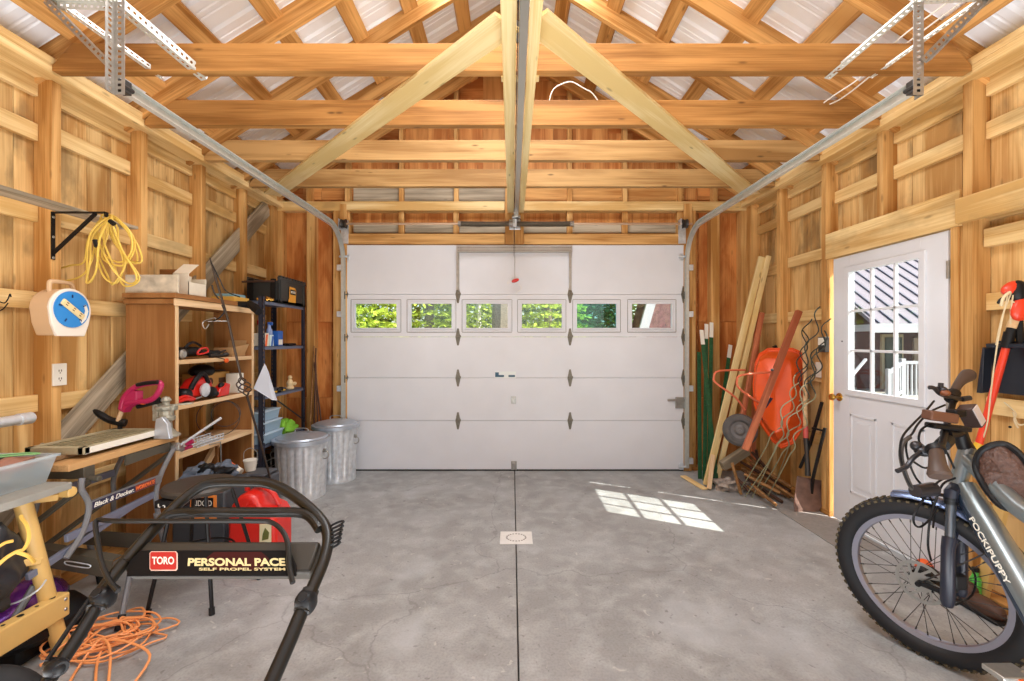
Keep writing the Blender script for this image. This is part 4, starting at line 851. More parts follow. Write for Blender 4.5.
can(-1.925, 4.165, 'nearer of the two ribbed galvanised trash cans with lids', .228); can(-1.80, 4.655, 'farther ribbed galvanised trash can beside the garage door track', .213, .565)
# sticks leaning in the corner
for i, (a, b_) in enumerate((((310, 430), (314, 346)), ((314, 432), (316, 348)), ((318, 431), (315.5, 355)), ((322, 429), (314, 362)))):
    p = P(a[0], a[1], 4.86); q = P(b_[0], b_[1], 4.93); d = q-p; p2 = p-d*(p.z/d.z)+V((0,0,.005))
    o = MB().tube([p2, q], .009, 6, rad=[.011, .007]).done('wood_stick', BROWN if i else STICKW); tag(o, ['pale topped thin stick, leftmost of those leaning in the front left corner', 'thin dark stick, second from the left in the front left corner', 'short thin dark stick, third from the left in the front left corner', 'thin dark stick, rightmost of those leaning in the front left corner'][i], 'stick', 'sticks in the front left corner')
# ------------------------------------------------------------------ left wall: plank on bracket, yellow cord, cord reel, outlet
br = thing('shelf_bracket', 'black triangular shelf bracket screwed to the first stud on the left', 'bracket', (-2.54, 2.54, 1.8))
bx, by = -2.547, 2.512
MB().box(bx, bx+.006, by-.0, by+.02, 1.865, 2.128).done('wall_leg', BLACK, br, smooth=0)
MB().box(bx, bx+.30, by, by+.022, 2.122, 2.128).box(bx+.294, bx+.30, by, by+.022, 2.10, 2.128).done('arm', BLACK, br, smooth=0)
MB().bar((bx+.004, by+.01, 1.90), (bx+.24, by+.01, 2.12), .014, .014).done('strut', BLACK, br)
b = MB()
for z in (1.875, 1.99, 2.10): b.lathe([(.008, 0), (.006, .003), (.001, .004)], (bx+.006, by+.01, z), (1,0,0), 10)
b.done('screw', STEEL, br)
tag(lumber('plank', (-2.465, .9, 2.140), (-2.465, 2.93, 2.140), .12, .02, GREY), 'long weathered grey plank lying along the left wall on a black bracket', 'plank')
YC = plain('yellow_cord_jacket', (222, 188, 84), .5)
t = thing('yellow_extension_cord', 'tangled yellow extension cord hanging from the black shelf bracket', 'cord', tuple(P(108, 218, 2.52))); b = MB(); rr = random.Random(5)
loops = [[(108,217),(92,232),(88,262),(90,283),(97,270),(100,240)], [(110,217),(100,240),(112,268),(128,284),(136,276),(122,250),(114,228)],
         [(112,219),(128,230),(132,250),(120,262),(104,254),(106,236)], [(106,218),(97,226),(95,250),(104,276),(118,283),(124,262),(112,232)],
         [(108,216),(120,222),(134,246),(138,262),(127,258),(112,238)], [(110,218),(90,236),(84,262),(70,266),(57,270),(60,280),(80,277),(92,262),(98,238)]]
for i, L_ in enumerate(loops):
    for rep_ in range(2 if i < 5 else 1):
        b.tube(cr([P(x+rr.uniform(-3.5,3.5)*rep_+rr.uniform(-1,1), y+rr.uniform(-4,4)*rep_+rr.uniform(-1,1), 2.49+.02*i+rr.uniform(-.03,.03)) for x, y in L_], 6, True), .0050, 6, closed=True)
b.done('cord_loops', YC, t)
MB().tube([P(95, 240, 2.47), P(97, 247, 2.47)], .012, 8).tube([P(110, 221, 2.47), P(114, 224, 2.47)], .013, 8).done('plug', BLACK, t)
# cord reel
rc = thing('cord_reel', 'tan extension cord reel with round blue face and outlet strip hanging on the left wall', 'cord reel', (-2.45, 2.46, 1.57))
yc, zc, rr_ = 2.435, 1.578, .104
prof = [(-.075, -.135), (.075, -.135), (.100, -.07)]+[(rr_*1.08*math.cos(a), .0+rr_*1.08*math.sin(a)) for a in [R(v) for v in range(-5, 186, 12)]]+[(-.100, -.07)]
MB().box(-2.55, -2.46, 2.50, 2.53, zc+.02, zc+.05).done('hanger_peg', STEEL, rc)
MB().prism(prof, (-2.47, yc, zc), (0,1,0), (0,0,1), .097).done('housing', TAN, rc, bevel=.006, smooth=40)
MB().prism([(u*1.03, v*1.03) for u, v in prof], (-2.374, yc, zc), (0,1,0), (0,0,1), .016).done('front_rim', plain('white_rim_plastic', (232, 222, 208), .4), rc, bevel=.004, smooth=40)
MB().lathe([(rr_*.93, 0), (rr_*.93, .006), (.001, .007)], (-2.358, yc, zc+.004), (1,0,0), 40).done('blue_face', plain('bright_blue_plastic', (44, 132, 204), .35), rc)
q = Matrix.Rotation(R(-36), 3, 'X')
MB().obox((-2.349, yc, zc+.004), (.012, .145, .034), q).done('outlet_strip', plain('cream_plastic', (230, 208, 156), .4), rc, bevel=.005)
b = MB()
for k in range(3):
    for s in (-1, 1): b.obox(V((-2.342, yc, zc+.004))+q@V((0, -.045+.045*k, s*.006)), (.002, .012, .003), q)
b.done('outlet_slots', BROWN, rc, smooth=0)
b = MB()
for k in range(5): a = R(20+72*k); b.obox((-2.349, yc+.07*math.cos(a), zc+.004+.07*math.sin(a)), (.004, .016, .005), Matrix.Rotation(a, 3, 'X'))
b.done('face_clips', plain('navy_plastic', (20, 44, 96), .4), rc, smooth=0)
MB().prism([(.05, -.07), (.075, -.045), (.088, .0), (.075, .035), (.062, .03), (.07, .0), (.06, -.035), (.04, -.055)], (-2.3505, yc, zc), (0,1,0), (0,0,1), .002).done('pale_decal', WPLAST, rc, smooth=0)
MB().tube(cr([(-2.42, yc-.055, zc+.09), (-2.42, yc-.055, zc+.135), (-2.42, yc-.04, zc+.15), (-2.42, yc+.05, zc+.15), (-2.42, yc+.07, zc+.13), (-2.42, yc+.07, zc+.09)]), .011, 8).done('handle', TAN, rc)
t = thing('wall_outlet', 'white duplex outlet plate on the stud below the cord reel', 'outlet', (-2.55, 2.60, 1.22)); zo = 1.416-(374.5-CY)*2.56/F
MB().box(-2.551, -2.54, 2.52, 2.598, zo-.062, zo+.062).done('plate', WPLAST, t, bevel=.003, smooth=0)
b = MB()
for dz in (-.022, .022):
    for dy in (-.007, .007): b.box(-2.54, -2.5385, 2.558+dy-.0015, 2.558+dy+.0015, zo+dz-.006, zo+dz+.006)
    b.lathe([(.003, 0), (.003, .0015)], (-2.54, 2.558, zo+dz-.013), (1,0,0), 8)
b.done('socket_slots', BROWN, t, smooth=0)
t = thing('steel_tube', 'polished steel tube with yellow band resting on nails at the left edge', 'tube', (-2.44, 2.1, .98)); zt = 1.416-(418-CY)*2.33/F
MB().lathe([(.026, 0), (.026, .9), (.030, .9), (.030, .96), (.026, .965), (.02, .965)], (-2.475, 1.38, zt), (0,1,0), 24).done('tube_body', GALV, t); MB().lathe([(.0275, 0), (.0275, .30)], (-2.475, 1.6, zt), (0,1,0), 24).done('yellow_band', YELLOW, t)
MB().tube([(-2.60, 1.6, zt-.034), (-2.44, 1.6, zt-.034)], .004, 6).tube([(-2.60, 2.1, zt-.034), (-2.44, 2.1, zt-.034)], .004, 6).done('nail', STEEL, t)
tag(MB().tube(cr([P(-4, 300, 2.3), P(4, 303, 2.3), P(8, 299, 2.3), P(10, 294, 2.3), P(11, 297, 2.3)]), .003, 6).tube(cr([P(-4, 312, 2.3), P(3, 309, 2.3), P(8, 303, 2.3)]), .003, 6).done('twisted_wire', BLACK), 'short dark twisted wire on the left wall at the picture edge', 'wire')

# ------------------------------------------------------------------ folding workbench with its clutter
PGREY = plain('workbench_grey_paint', (120, 120, 122), .45, .2); PDARK = plain('workbench_dark_steel', (86, 80, 68), .5, .3)
wk = thing('folding_workbench', 'grey folding workbench with wooden jaws and lettered side bar before the left wall', 'workbench', (-2.2, 2.45, 0))
slab('front_jaw', -2.20, -2.075, 2.13, 2.83, .800, .832, BENCHW, wk); slab('rear_jaw', -2.44, -2.26, 2.13, 2.83, .800, .832, BENCHW, wk)
MB().box(-2.42, -2.07, 2.70, 2.76, .745, .80).done('jaw_rail', PDARK, wk, bevel=.003)
b = MB().box(-2.42, -2.07, 2.20, 2.26, .745, .80).tube([(-2.08, 2.23, .74), (-2.02, 2.23, .74)], .014, 10)
b.done('jaw_rail', PDARK, wk, bevel=.003)
MB().prism([(0, 0), (.30, .012), (.32, .05), (0, .055)], (-2.08, 2.44, .745), (0,1,0), (0,0,1), .012).done('vise_plate', PDARK, wk, smooth=0)
MB().tube([(-2.12, 2.78, .77), (-2.04, 2.78, .77)], .022, 12).tube([(-2.04, 2.80, .745), (-2.03, 2.80, .755)], .018, 12).done('vise_knob', STEEL, wk)
def leg(pts, r=.013): MB().tube(cr([V(p) for p in pts], 4), r, 8).done('leg', PGREY, wk)
leg([(-2.05, 2.17, .76), (-2.05, 2.165, .71), (-2.05, 2.205, .615), (-2.05, 2.17, .50), (-2.05, 2.09, .415)])
leg([(-2.05, 2.76, .76), (-2.05, 2.72, .72), (-2.05, 2.64, .605), (-2.05, 2.62, .50), (-2.05, 2.64, .40)])
leg([(-2.40, 2.28, .76), (-2.40, 2.25, .70), (-2.40, 2.30, .60), (-2.40, 2.24, .46), (-2.40, 2.2, .38)])
leg([(-2.40, 2.84, .76), (-2.40, 2.80, .70), (-2.40, 2.745, .60), (-2.40, 2.74, .50), (-2.40, 2.74, .38)])
MB().bar((-2.06, 2.76, .74), (-2.37, 2.30, .37), .016, .022, (1,0,0)).bar((-2.06, 2.22, .73), (-2.36, 1.98, .40), .016, .022, (1,0,0)).done('crossing_strut', PDARK, wk, smooth=0)
sb = MB().box(-2.062, -2.038, 2.20, 2.65, .592, .634).done('lettered_bar', PGREY, wk, bevel=.003, smooth=0)
MB().box(-2.038, -2.0372, 2.21, 2.46, .595, .631).done('dark_decal', plain('navy_decal', (42, 40, 66), .5), sb, smooth=0)
text('lettering', 'Black & Decker.', (-2.0365, 2.335, .613), (0,1,0), (0,0,1), .023, WPLAST, sb, width=.235, shear=.3, offset=.012)
MB().box(-2.038, -2.0372, 2.462, 2.60, .595, .631).done('orange_decal', plain('decal_maroon', (112, 50, 48), .5), sb, smooth=0)
text('lettering', 'WORKMATE', (-2.0365, 2.53, .613), (0,1,0), (0,0,1), .022, plain('orange_ink', (240, 120, 60), .5), sb, width=.13, shear=.2, offset=.012)
LGP = plain('lavender_grey_paint', (118, 122, 140), .4, .2)
MB().box(-2.41, -2.39, 2.3, 2.74, .60, .64).done('cross_bar', LGP, wk, bevel=.003, smooth=0)
MB().bar((-2.06, 2.10, .50), (-2.06, 2.62, .53), .02, .035).done('cross_bar', LGP, wk, bevel=.003, smooth=0)
MB().bar((-2.08, 1.95, .40), (-2.06, 2.48, .52), .02, .03).done('cross_bar', LGP, wk, bevel=.003, smooth=0)
b = MB().bar((-2.30, 2.20, .372), (-1.955, 2.22, .300), .006, .085, (0,0,1)).bar((-2.30, 2.23, .41), (-1.955, 2.25, .34), .06, .006, (0,0,1))
b.done('step_plate', PDARK, wk, smooth=0)
MB().bar((-2.4, 2.5, .34), (-2.0, 2.52, .30), .006, .08).done('rear_plate', PDARK, wk, smooth=0)
MB().tube(cr([(-2.15, 2.194, .352), (-2.09, 2.197, .342), (-2.04, 2.199, .330), (-2.045, 2.197, .318), (-2.10, 2.194, .326), (-2.15, 2.192, .338)], 4, True), .003, 5, closed=True).done('step_slot', GALV, wk)
for p, q in (((-2.02, 2.44, .30), PZ(119, 631)), ((-2.38, 2.55, .32), V((-2.40, 2.66, 0))), ((-2.10, 2.0, .34), V((-2.2, 1.86, 0))), ((-2.05, 2.62, .42), V((-2.04, 2.74, 0)))):
    p, q = V(p), V(q); MB().tube([p, p+(q-p)*.85], .014, 8).done('lower_leg', PGREY, wk); MB().tube([p+(q-p)*.82, q+V((0,0,.002))], .019, 10, rad=[.016, .02]).done('rubber_foot', RUBBER, wk)
# louvred sash and board lying on the bench
slabz = .833
tag(lumber('flat_board', (-2.34, 2.14, .843), (-2.30, 2.77, .843), .27, .018, wood('dark_old_board', (96, 74, 52), (150, 122, 90), .3, 12, .05)), 'dark weathered flat board lying under the window sash on the workbench', 'board')
t = thing('window_sash', 'old cream framed lattice sash lying flat on the folding workbench', 'window sash', (-2.25, 2.5, .853)); CREAM = plain('aged_cream_paint', (168, 158, 128), .6, 0, .15, 20)
z0, z1 = .853, .888; X0, X1, Y0, Y1 = -2.40, -2.11, 2.24, 2.74
MB().box(X0, X0+.03, Y0, Y1, z0, z1).box(X1-.03, X1-.003, Y0, Y1, z0, z1).box(X0, X1, Y0, Y0+.035, z0, z1).box(X0, X1, Y1-.035, Y1, z0, z1).done('frame', CREAM, t, bevel=.002, smooth=0)
MB().box(X1-.003, X1, Y0+.01, Y1-.0, z0, z1-.004).done('white_edge', WPLAST, t, smooth=0)
b = MB().box(X0+.02, X1-.03, Y0+.03, Y1-.03, z0+.004, z0+.012)
for i in range(14): y = Y0+.05+i*.0305; b.box(X0+.03, X1-.03, y, y+.014, z0+.012, z1-.006)
for i in range(3): x = X0+.08+i*.065; b.box(x, x+.012, Y0+.035, Y1-.035, z0+.012, z1-.003)
b.done('lattice', plain('khaki_lattice', (146, 136, 104), .7, 0, .2, 30), t, smooth=0)
# magenta saw, its blade guard, small red-black tool, cast vise, rod
t = thing('folding_saw', 'magenta handled pruning saw with curved black blade guard standing on the workbench', 'saw', tuple(P(118, 425, 2.72)))
pts = [(119,409),(119,402),(125,392),(132,384),(142,381),(156,380),(163,381),(164,386),(160,395),(154,401),(146,403),(136,404),(128,407),(124,412)]
inn = [(133,393),(138,389),(147,387),(156,386),(157,389),(152,396),(144,397),(136,397)]
def poly_px(pp, y, th, name, mat, par):
    ps = [P(a, c, y) for a, c in pp]; n = len(ps); vs = ps+[p+V((.02, th, 0)) for p in ps]
    return MB().add(vs, [tuple(range(n)), tuple(range(n, 2*n))[::-1]]+[(i, (i+1)%n, n+(i+1)%n, n+i) for i in range(n)]).done(name, mat, par, bevel=.004, smooth=40)
MAG = plain('magenta_plastic', (168, 26, 78), .4)
MB().tube(cr([P(a, c, 2.70) for a, c in ((121,409),(124,398),(131,390),(140,385),(150,383),(160,383),(160,389),(155,397),(147,401),(136,402),(127,404))], 4), .016, 10).done('handle_frame', MAG, t)
poly_px([(118,410),(121,399),(127,390),(136,391),(136,402),(126,408),(123,413)], 2.69, .03, 'grip_body', MAG, t)
MB().tube(cr([P(137, 385, 2.68), P(147, 383, 2.68), P(158, 382, 2.68)]), .012, 8).done('rubber_grip', BLACK, t)
MB().tube([P(122, 410, 2.71), P(118, 421, 2.71)], .012, 8).done('shaft', EDGEW, t)
MB().tube(cr([P(94, 410, 2.70), P(101, 415, 2.70), P(110, 420, 2.71), P(119, 422, 2.72), P(126, 423, 2.73)], 4), .018, 10, rad=[.008, .012, .016, .018, .02, .02, .02, .02, .02, .021, .022, .022, .023, .023, .023, .024, .022]).tube([P(120, 424, 2.72), P(120, 432, 2.72)], .012, 8).done('blade_guard', BLACK, t)
t = thing('pliers', 'black and orange tool resting on the cast metal vise', 'tool', tuple(P(150, 404, 2.74)))
MB().tube([P(137, 407, 2.72), P(160, 400, 2.74)], .018, 8, rad=[.012, .02]).done('tool_body', BLACK, t); MB().ball(P(143, 403, 2.70), (.02, .012, .01)).done('orange_button', ORANGE, t)
t = thing('bench_vise', 'cast grey metal bench vise on the far end of the workbench', 'vise', tuple(P(166, 440, 2.75))); VC = P(166, 440, 2.76)
x, y, z = VC.x, VC.y, .833
CAST = plain('cast_aluminium', (168, 164, 148), .5, .4, .25, 40, bump=.3)
MB().lathe([(.075, 0), (.075, .012), (.05, .03), (.034, .05), (.03, .09), (.045, .10), (.05, .12), (.04, .13), (.04, .16), (.055, .17), (.06, .185), (.02, .195), (.018, .21), (.03, .22), (.018, .24), (.001, .245)], (x, y, z), (0,0,1), 10).box(x-.07, x+.06, y-.02, y+.02, z+.16, z+.19).box(x-.06, x-.03, y-.03, y+.03, z+.10, z+.20).done('vise_body', CAST, t, bevel=.003)
MB().prism([(-.02, 0), (.08, 0), (.065, .09), (.03, .13), (-.005, .12)], (x, y-.045, z), (1,0,0), (0,0,1), .03).done('side_plate', plain('bright_cast', (186, 190, 196), .35, .5), t, bevel=.004, smooth=40)
MB().bar((x+.03, y, z+.19), (x+.14, y+.03, z+.20), .03, .01).bar((x-.02, y, z+.2), (x-.11, y, z+.19), .03, .01).done('jaw', CAST, t, bevel=.002)
t = thing('clamp_rod', 'shiny steel rod with red grip angled up beyond the workbench end', 'rod', tuple(P(180, 445, 2.80)))
MB().tube([P(176, 448, 2.80), P(221, 418, 2.84)], .008, 10).done('rod_shaft', GALV, t); MB().tube([P(186, 444, 2.83), P(193, 441, 2.84)], .014, 8).tube([P(184, 449, 2.83), P(192, 446, 2.84)], .011, 8).done('grip', MAG, t); MB().box(*[v for k in range(3) for v in (P(178, 447, 2.80)[k]-.02, P(178, 447, 2.80)[k]+.02)]).done('clamp_block', STEEL, t, bevel=.004)

# ------------------------------------------------------------------ yellow sawhorse, bin, bag, purple thing
sh = thing('sawhorse', 'yellow metal sawhorse with grey top rail at the left edge of the picture', 'sawhorse', (-2.1, 1.8, 0))
slab('top_rail', -2.42, -2.02, .9, 2.09, .736, .768, plain('grey_rail_paint', (150, 148, 140), .5, 0, .1, 12), sh)
MB().bar(P(8, 503, 1.96), P(58, 497, 2.10), .022, .03).done('rail_channel', YELLOWP, sh, bevel=.004, smooth=0); MB().box(-2.10, -2.045, 2.10, 2.12, .69, .74).tube([(-2.045, 2.11, .715), (-2.035, 2.11, .715)], .024, 12).done('end_cap', YELLOWP, sh, bevel=.006)
for p, q in (((-2.11, 1.96, .73), (-2.055, 2.075, .0)), ((-2.36, 1.96, .73), (-2.42, 2.03, 0)), ((-2.10, 1.25, .73), (-2.04, 1.15, .0)), ((-2.36, 1.25, .73), (-2.42, 1.15, 0))):
    MB().tube([p, V(p)*.5+V(q)*.5, V(q)+V((0,0,.001))], .031, 14).done('leg', YELLOWP, sh)
MB().box(-2.075, -2.02, 1.18, 2.08, .165, .27).done('lower_channel', YELLOWP, sh, bevel=.006, smooth=0)
MB().bar((-2.10, 1.98, .42), (-2.35, 1.9, .36), .03, .03).bar((-2.07, 2.0, .45), (-2.2, 1.75, .52), .03, .03).done('brace', YELLOWP, sh, bevel=.004)
b = MB()
for i in range(6): b.lathe([(.012 if i % 2 else .007, 0), (.012 if i % 2 else .007, .001)], (-2.047, 1.70+i*.065, .2705), (0,0,1), 12)
b.done('punched_holes', BLACK, sh, smooth=0)
b = MB()
for z in (.245, .20): b.lathe([(.008, 0), (.006, .003), (.001, .004)], (-2.02, 2.06, z), (1,0,0), 10)
b.done('bolts', STEEL, sh)
t = thing('clear_storage_box', 'clear plastic storage box full of odds and ends on the sawhorse rail', 'storage box', (-2.27, 1.95, .769)); z = .769; b = MB(); x0, x1, y0, y1 = -2.40, -2.13, 1.78, 2.08
b.add([(x0, y0, z), (x1, y0, z), (x1, y1, z), (x0, y1, z), (x0-.02, y0-.03, z+.115), (x1+.02, y0-.03, z+.115), (x1+.02, y1+.03, z+.115), (x0-.02, y1+.03, z+.115)], [(0,3,2,1), (0,1,5,4), (1,2,6,5), (2,3,7,6), (3,0,4,7)]); b.done('box_body', CLEAR, t, smooth=0)
b = MB(); zz = z+.112
for a in ((x0-.03, x1+.03, y0-.04, y0-.022), (x0-.03, x1+.03, y1+.022, y1+.04), (x0-.03, x0-.012, y0-.04, y1+.04), (x1+.012, x1+.03, y0-.04, y1+.04)): b.box(a[0], a[1], a[2], a[3], zz, zz+.012)
b.done('rim', CLEAR, t, bevel=.002, smooth=0)
for i, (cx_, cy_, cz_, rx, ry, m) in enumerate(((-2.3, 1.86, z+.10, .08, .08, BROWN), (-2.2, 2.0, z+.10, .07, .08, plain('orange_rag', (150, 104, 84), .8)), (-2.33, 2.02, z+.095, .06, .08, DKSTEEL), (-2.2, 1.84, z+.07, .06, .06, plain('white_rag', (214, 216, 208), .8)))):
    o = MB().ball((cx_, cy_, cz_), (rx, ry, .035), disp=.6, seed=i+20, nu=18, nv=10).done('rag_bundle', m, smooth=60); tag(o, ('brown rag in the near half of the clear storage box', 'orange rag at the far right corner of the clear storage box', 'dark metal lump at the back of the clear storage box', 'white rag at the near right corner of the clear storage box')[i], 'rag')
tag(MB().tube(cr([(-2.36, 1.80, z+.13), (-2.26, 1.9, z+.145), (-2.2, 2.0, z+.14), (-2.16, 2.08, z+.13), (-2.24, 2.09, z+.13), (-2.3, 1.98, z+.14), (-2.36, 1.92, z+.135)]), .0035, 6).done('garden_twine', plain('light_green_cord', (130, 186, 120), .5)), 'light green twine lying over the odds and ends in the clear box', 'twine')
tag(MB().box(-2.12, -2.055, 1.66, 1.80, .769, .85).box(-2.115, -2.06, 1.8, 1.803, .79, .84).done('small_case', plain('grey_case_plastic', (128, 126, 128), .5), bevel=.006, smooth=0), 'small grey plastic case at the left edge on the sawhorse', 'case')
t = thing('black_bag', 'crumpled black bag with yellow drawstring hanging on the sawhorse leg', 'bag', (-2.16, 1.86, .35))
MB().ball((-2.15, 1.83, .50), (.10, .12, .17), disp=.65, seed=31, nu=30, nv=20).ball((-2.17, 1.78, .58), (.09, .12, .09), disp=.7, seed=33, nu=26, nv=16).ball((-2.13, 1.83, .37), (.06, .10, .08), disp=.6, seed=36, nu=26, nv=16).done('bag_body', plain('black_nylon', (40, 40, 44), .5, coat=.1), t, smooth=60)
MB().tube(cr([P(-3, 566, 1.74), P(6, 558, 1.76), P(16, 552, 1.78), P(24, 549, 1.80), P(29, 538, 1.82), P(27, 526, 1.84), P(22, 519, 1.86), P(21, 516, 1.87)]), .007, 6).tube(cr([P(-3, 548, 1.74), P(5, 543, 1.76), P(13, 541, 1.78)]), .006, 6).tube(cr([P(16, 552, 1.78), P(28, 556, 1.8), P(34, 562, 1.84)]), .007, 6).done('drawstring', plain('yellow_string', (226, 182, 84), .6), t)
t = thing('purple_helmet', 'glossy purple and black helmet like shell on the floor under the sawhorse', 'helmet', (-2.2, 2.15, 0)); c = P(26, 588, 2.12)
MB().ball((c.x-.03, c.y, .18), (.15, .19, .11)).done('purple_shell', plain('iridescent_purple', (112, 44, 140), .25, .5, coat=.6), t); MB().ball((c.x+.02, c.y-.02, .115), (.20, .23, .09)).box(c.x-.14, c.x+.14, c.y-.16, c.y+.16, .0, .10).done('black_shell', BLACK, t, bevel=.02)
MB().tube(cr([P(4, 606, 1.93), P(20, 601, 1.93), P(38, 590, 1.95), P(46, 580, 2.0)]), .004, 6).done('trim_line', GALV, t)
t = thing('ribbed_caster', 'black ribbed wheel on the floor just right of the sawhorse leg', 'wheel', (-2.2, 2.25, .0)); c = P(62, 583, 2.30)
pr = [(.02, -.05)]+[(.052 if k % 2 else .046, -.045+.01*k) for k in range(10)]+[(.02, .05)]
MB().lathe(pr, (c.x, c.y, .055), (1, .35, 0), 20).done('wheel_body', RUBBER, t)

# ------------------------------------------------------------------ stool, fuel can, orange cord, tyre
st = thing('round_stool', 'low round black seated stool with splayed black tube legs behind the mower handle', 'stool', (-1.72, 2.50, 0)); sx, sy, sz = -1.715, 2.50, .628
MB().lathe([(.001, -.035), (.15, -.035), (.172, -.025), (.178, -.008), (.168, .006), (.12, .012), (.001, .013)], (sx, sy, sz), (0,0,1), 36).done('seat', plain('black_vinyl', (58, 52, 46), .45), st)
FE = [PZ(147, 617), PZ(212, 615), V((-1.50, 2.70, 0)), V((-1.93, 2.72, 0))]
for f in FE:
    f.z = .0; p = V((sx, sy, sz-.03))+(V((f.x, f.y, 0))-V((sx, sy, 0)))*.5
    MB().tube([p, f+V((0,0,.02))], .010, 8).done('leg', SATIN, st); MB().tube([f+(p-f)*.06, f+V((0,0,.001))], .014, 10).done('rubber_foot', RUBBER, st)
MB().torus((sx, sy, .26), (0,0,1), .165, .006, 32, 6).done('foot_ring', SATIN, st)
MB().box(sx-.10, sx-.095, sy-.169, sy-.167, sz-.068, sz-.050).box(sx-.10, sx-.088, sy-.169, sy-.167, sz-.068, sz-.064).box(sx-.075, sx-.063, sy-.169, sy-.167, sz-.060, sz-.056).box(sx-.067, sx-.063, sy-.169, sy-.167, sz-.068, sz-.056).done('white_mark', WPLAST, st, smooth=0)
MB().box(sx-.12, sx+.02, sy-.167, sy-.10, sz-.075, sz-.036).done('label_block', BLACK, st, bevel=.004)
gc = thing('fuel_can', 'bright red plastic fuel can with a small printed sticker behind the mower handle', 'fuel can', (-1.66, 2.92, 0))
x, y = -1.615, 2.93
MB().prism([(-.145, .0), (.145, 0), (.15, .05), (.15, .30), (.12, .35), (.05, .38), (.02, .44), (-.03, .465), (-.08, .45), (-.13, .39), (-.15, .31), (-.15, .05)], (x, y-.11, 0), (1,0,0), (0,0,1), -.22).done('can_body', RED, gc, bevel=.022, smooth=60)
MB().tube(cr([(x-.09, y, .45), (x-.07, y, .50), (x+.06, y, .45), (x+.12, y, .36)]), .016, 10).done('handle', RED, gc)
MB().prism([(-.01, .24), (.03, .31), (.08, .33), (.14, .26), (.05, .27)], (x-.05, y-.112, .08), (1,0,0), (0,0,1), .012).prism([(-.07, .22), (-.01, .26), (.02, .34), (-.05, .30)], (x-.03, y-.112, .08), (1,0,0), (0,0,1), .010).done('embossed_facet', RED, gc, bevel=.003)
MB().box(x+.055, x+.125, y-.119, y-.112, .17, .28).done('sticker', plain('sticker_cream', (216, 208, 170), .5), gc, smooth=0); MB().prism([(0,0),(.04,.01),(.045,.05),(.02,.08),(.005,.04)], (x+.07, y-.1195, .18), (1,0,0), (0,0,1), .001).done('sticker_print', plain('olive_ink', (96, 100, 44), .5), gc, smooth=0)
oc = thing('orange_extension_cord', 'pile of orange extension cord loops on the concrete by the mower handle', 'cord', (-1.8, 2.1, 0)); OCM = plain('orange_cord_jacket', (240, 158, 96), .5); b = MB(); rr = random.Random(21)
cc = PZ(110, 644)
pts = []; ctr = V((cc.x, cc.y, 0)); nl = 13
for i in range(nl*14):
    a = 2*PI*i/14; k = i//14; R1 = .145+.06*math.sin(k*1.7)+.02*math.sin(a*3+k); e = .62+.3*math.sin(k*2.3); rot = k*.55
    u, v = R1*math.cos(a), R1*e*math.sin(a); off = V((.05*math.sin(k*2.1), .06*math.cos(k*1.3), 0))
    pts.append(ctr+off+V((u*math.cos(rot)-v*math.sin(rot), (u*math.sin(rot)+v*math.cos(rot))*.85, .008+.0042*k+.01*abs(math.sin(a*2+k)))))
b.tube(cr(pts, 3), .0046, 6); b.tube(cr([PZ(60, 652), PZ(40, 656, .01), PZ(66, 640, .03), PZ(92, 628, .05), PZ(140, 618, .06), PZ(142, 608, .05), PZ(128, 611, .03), PZ(112, 622, .02)]), .0055, 6)
b.tube(cr([PZ(60, 700, .01), PZ(78, 668, .02), PZ(100, 640, .07), PZ(110, 650, .06), PZ(108, 690, .01)]), .0055, 6); b.tube(cr([PZ(95, 700, .01), PZ(98, 660, .02), PZ(112, 640, .07), PZ(150, 655, .05), PZ(120, 700, .01)]), .0055, 6)
b.done('cord_loops', OCM, oc)
ty = thing('cart_tyre', 'worn black tyre of a small cart at the bottom left corner', 'tyre', (-1.70, 1.56, 0))
ax_ = V((-.35, .94, .2))
MB().torus((-1.79, 1.56, .155), ax_, .11, .045, 40, 12).done('tyre_body', RUBBER, ty); MB().lathe([(.02, -.03), (.075, -.02), (.075, .02), (.02, .03)], (-1.79, 1.56, .155), ax_, 24).done('wheel_disc', PGREY, ty)

# ------------------------------------------------------------------ lawn mower: handle in view, deck below the frame
def Hn(px, py, off=0.0):
    y = (CH+.2247)/(.77+(py-CY)/F); p = P(px, py, y); return p+V((0, -.61, .79))*off
OLIVE = plain('mower_handle_paint', (20, 17, 12), .32, .0, spec=.4)
lm = thing('lawn_mower', 'lawn mower with black tubular handle and lettered red badge control panel', 'lawn mower', (-.83, .7, 0), None)
upper = [(93, 603), (109, 581), (127, 559), (147, 537), (168, 514), (186, 497), (204, 485), (222, 482), (245, 482), (266, 483), (283, 489), (300, 500), (316, 514), (326, 528), (328, 542), (324, 560), (315, 582), (305, 604)]
MB().tube(cr([Hn(*p) for p in upper], 4), .0168, 14).done('upper_handle', OLIVE, lm)
MB().tube(cr([Hn(a, c, .004) for a, c in ((126, 562), (142, 543), (160, 523), (170, 516), (184, 513.5), (210, 513), (270, 513), (300, 513.5), (312, 519), (320, 530))], 4), .0150, 12).done('sliding_handle', OLIVE, lm)
MB().tube(cr([Hn(a, c, .03) for a, c in ((124, 596), (115, 585), (107, 566), (103, 545), (101, 529), (104, 525), (112, 526), (140, 526.5), (200, 526.5), (258, 526.5), (275, 528), (286, 537), (291, 550), (292.5, 572), (296, 588))], 4), .0070, 8).done('bail_wire', SATIN, lm)
def quad(pp, name, mat, off0, off1, bev=.004, par=None):
    a = [Hn(x, y, off0) for x, y in pp]; c = [Hn(x, y, off1) for x, y in pp]; n = len(pp)
    return MB().add(a+c, [tuple(range(n)), tuple(range(n, 2*n))[::-1]]+[(i, (i+1)%n, n+(i+1)%n, n+i) for i in range(n)]).done(name, mat, par or lm, bevel=bev, smooth=40)
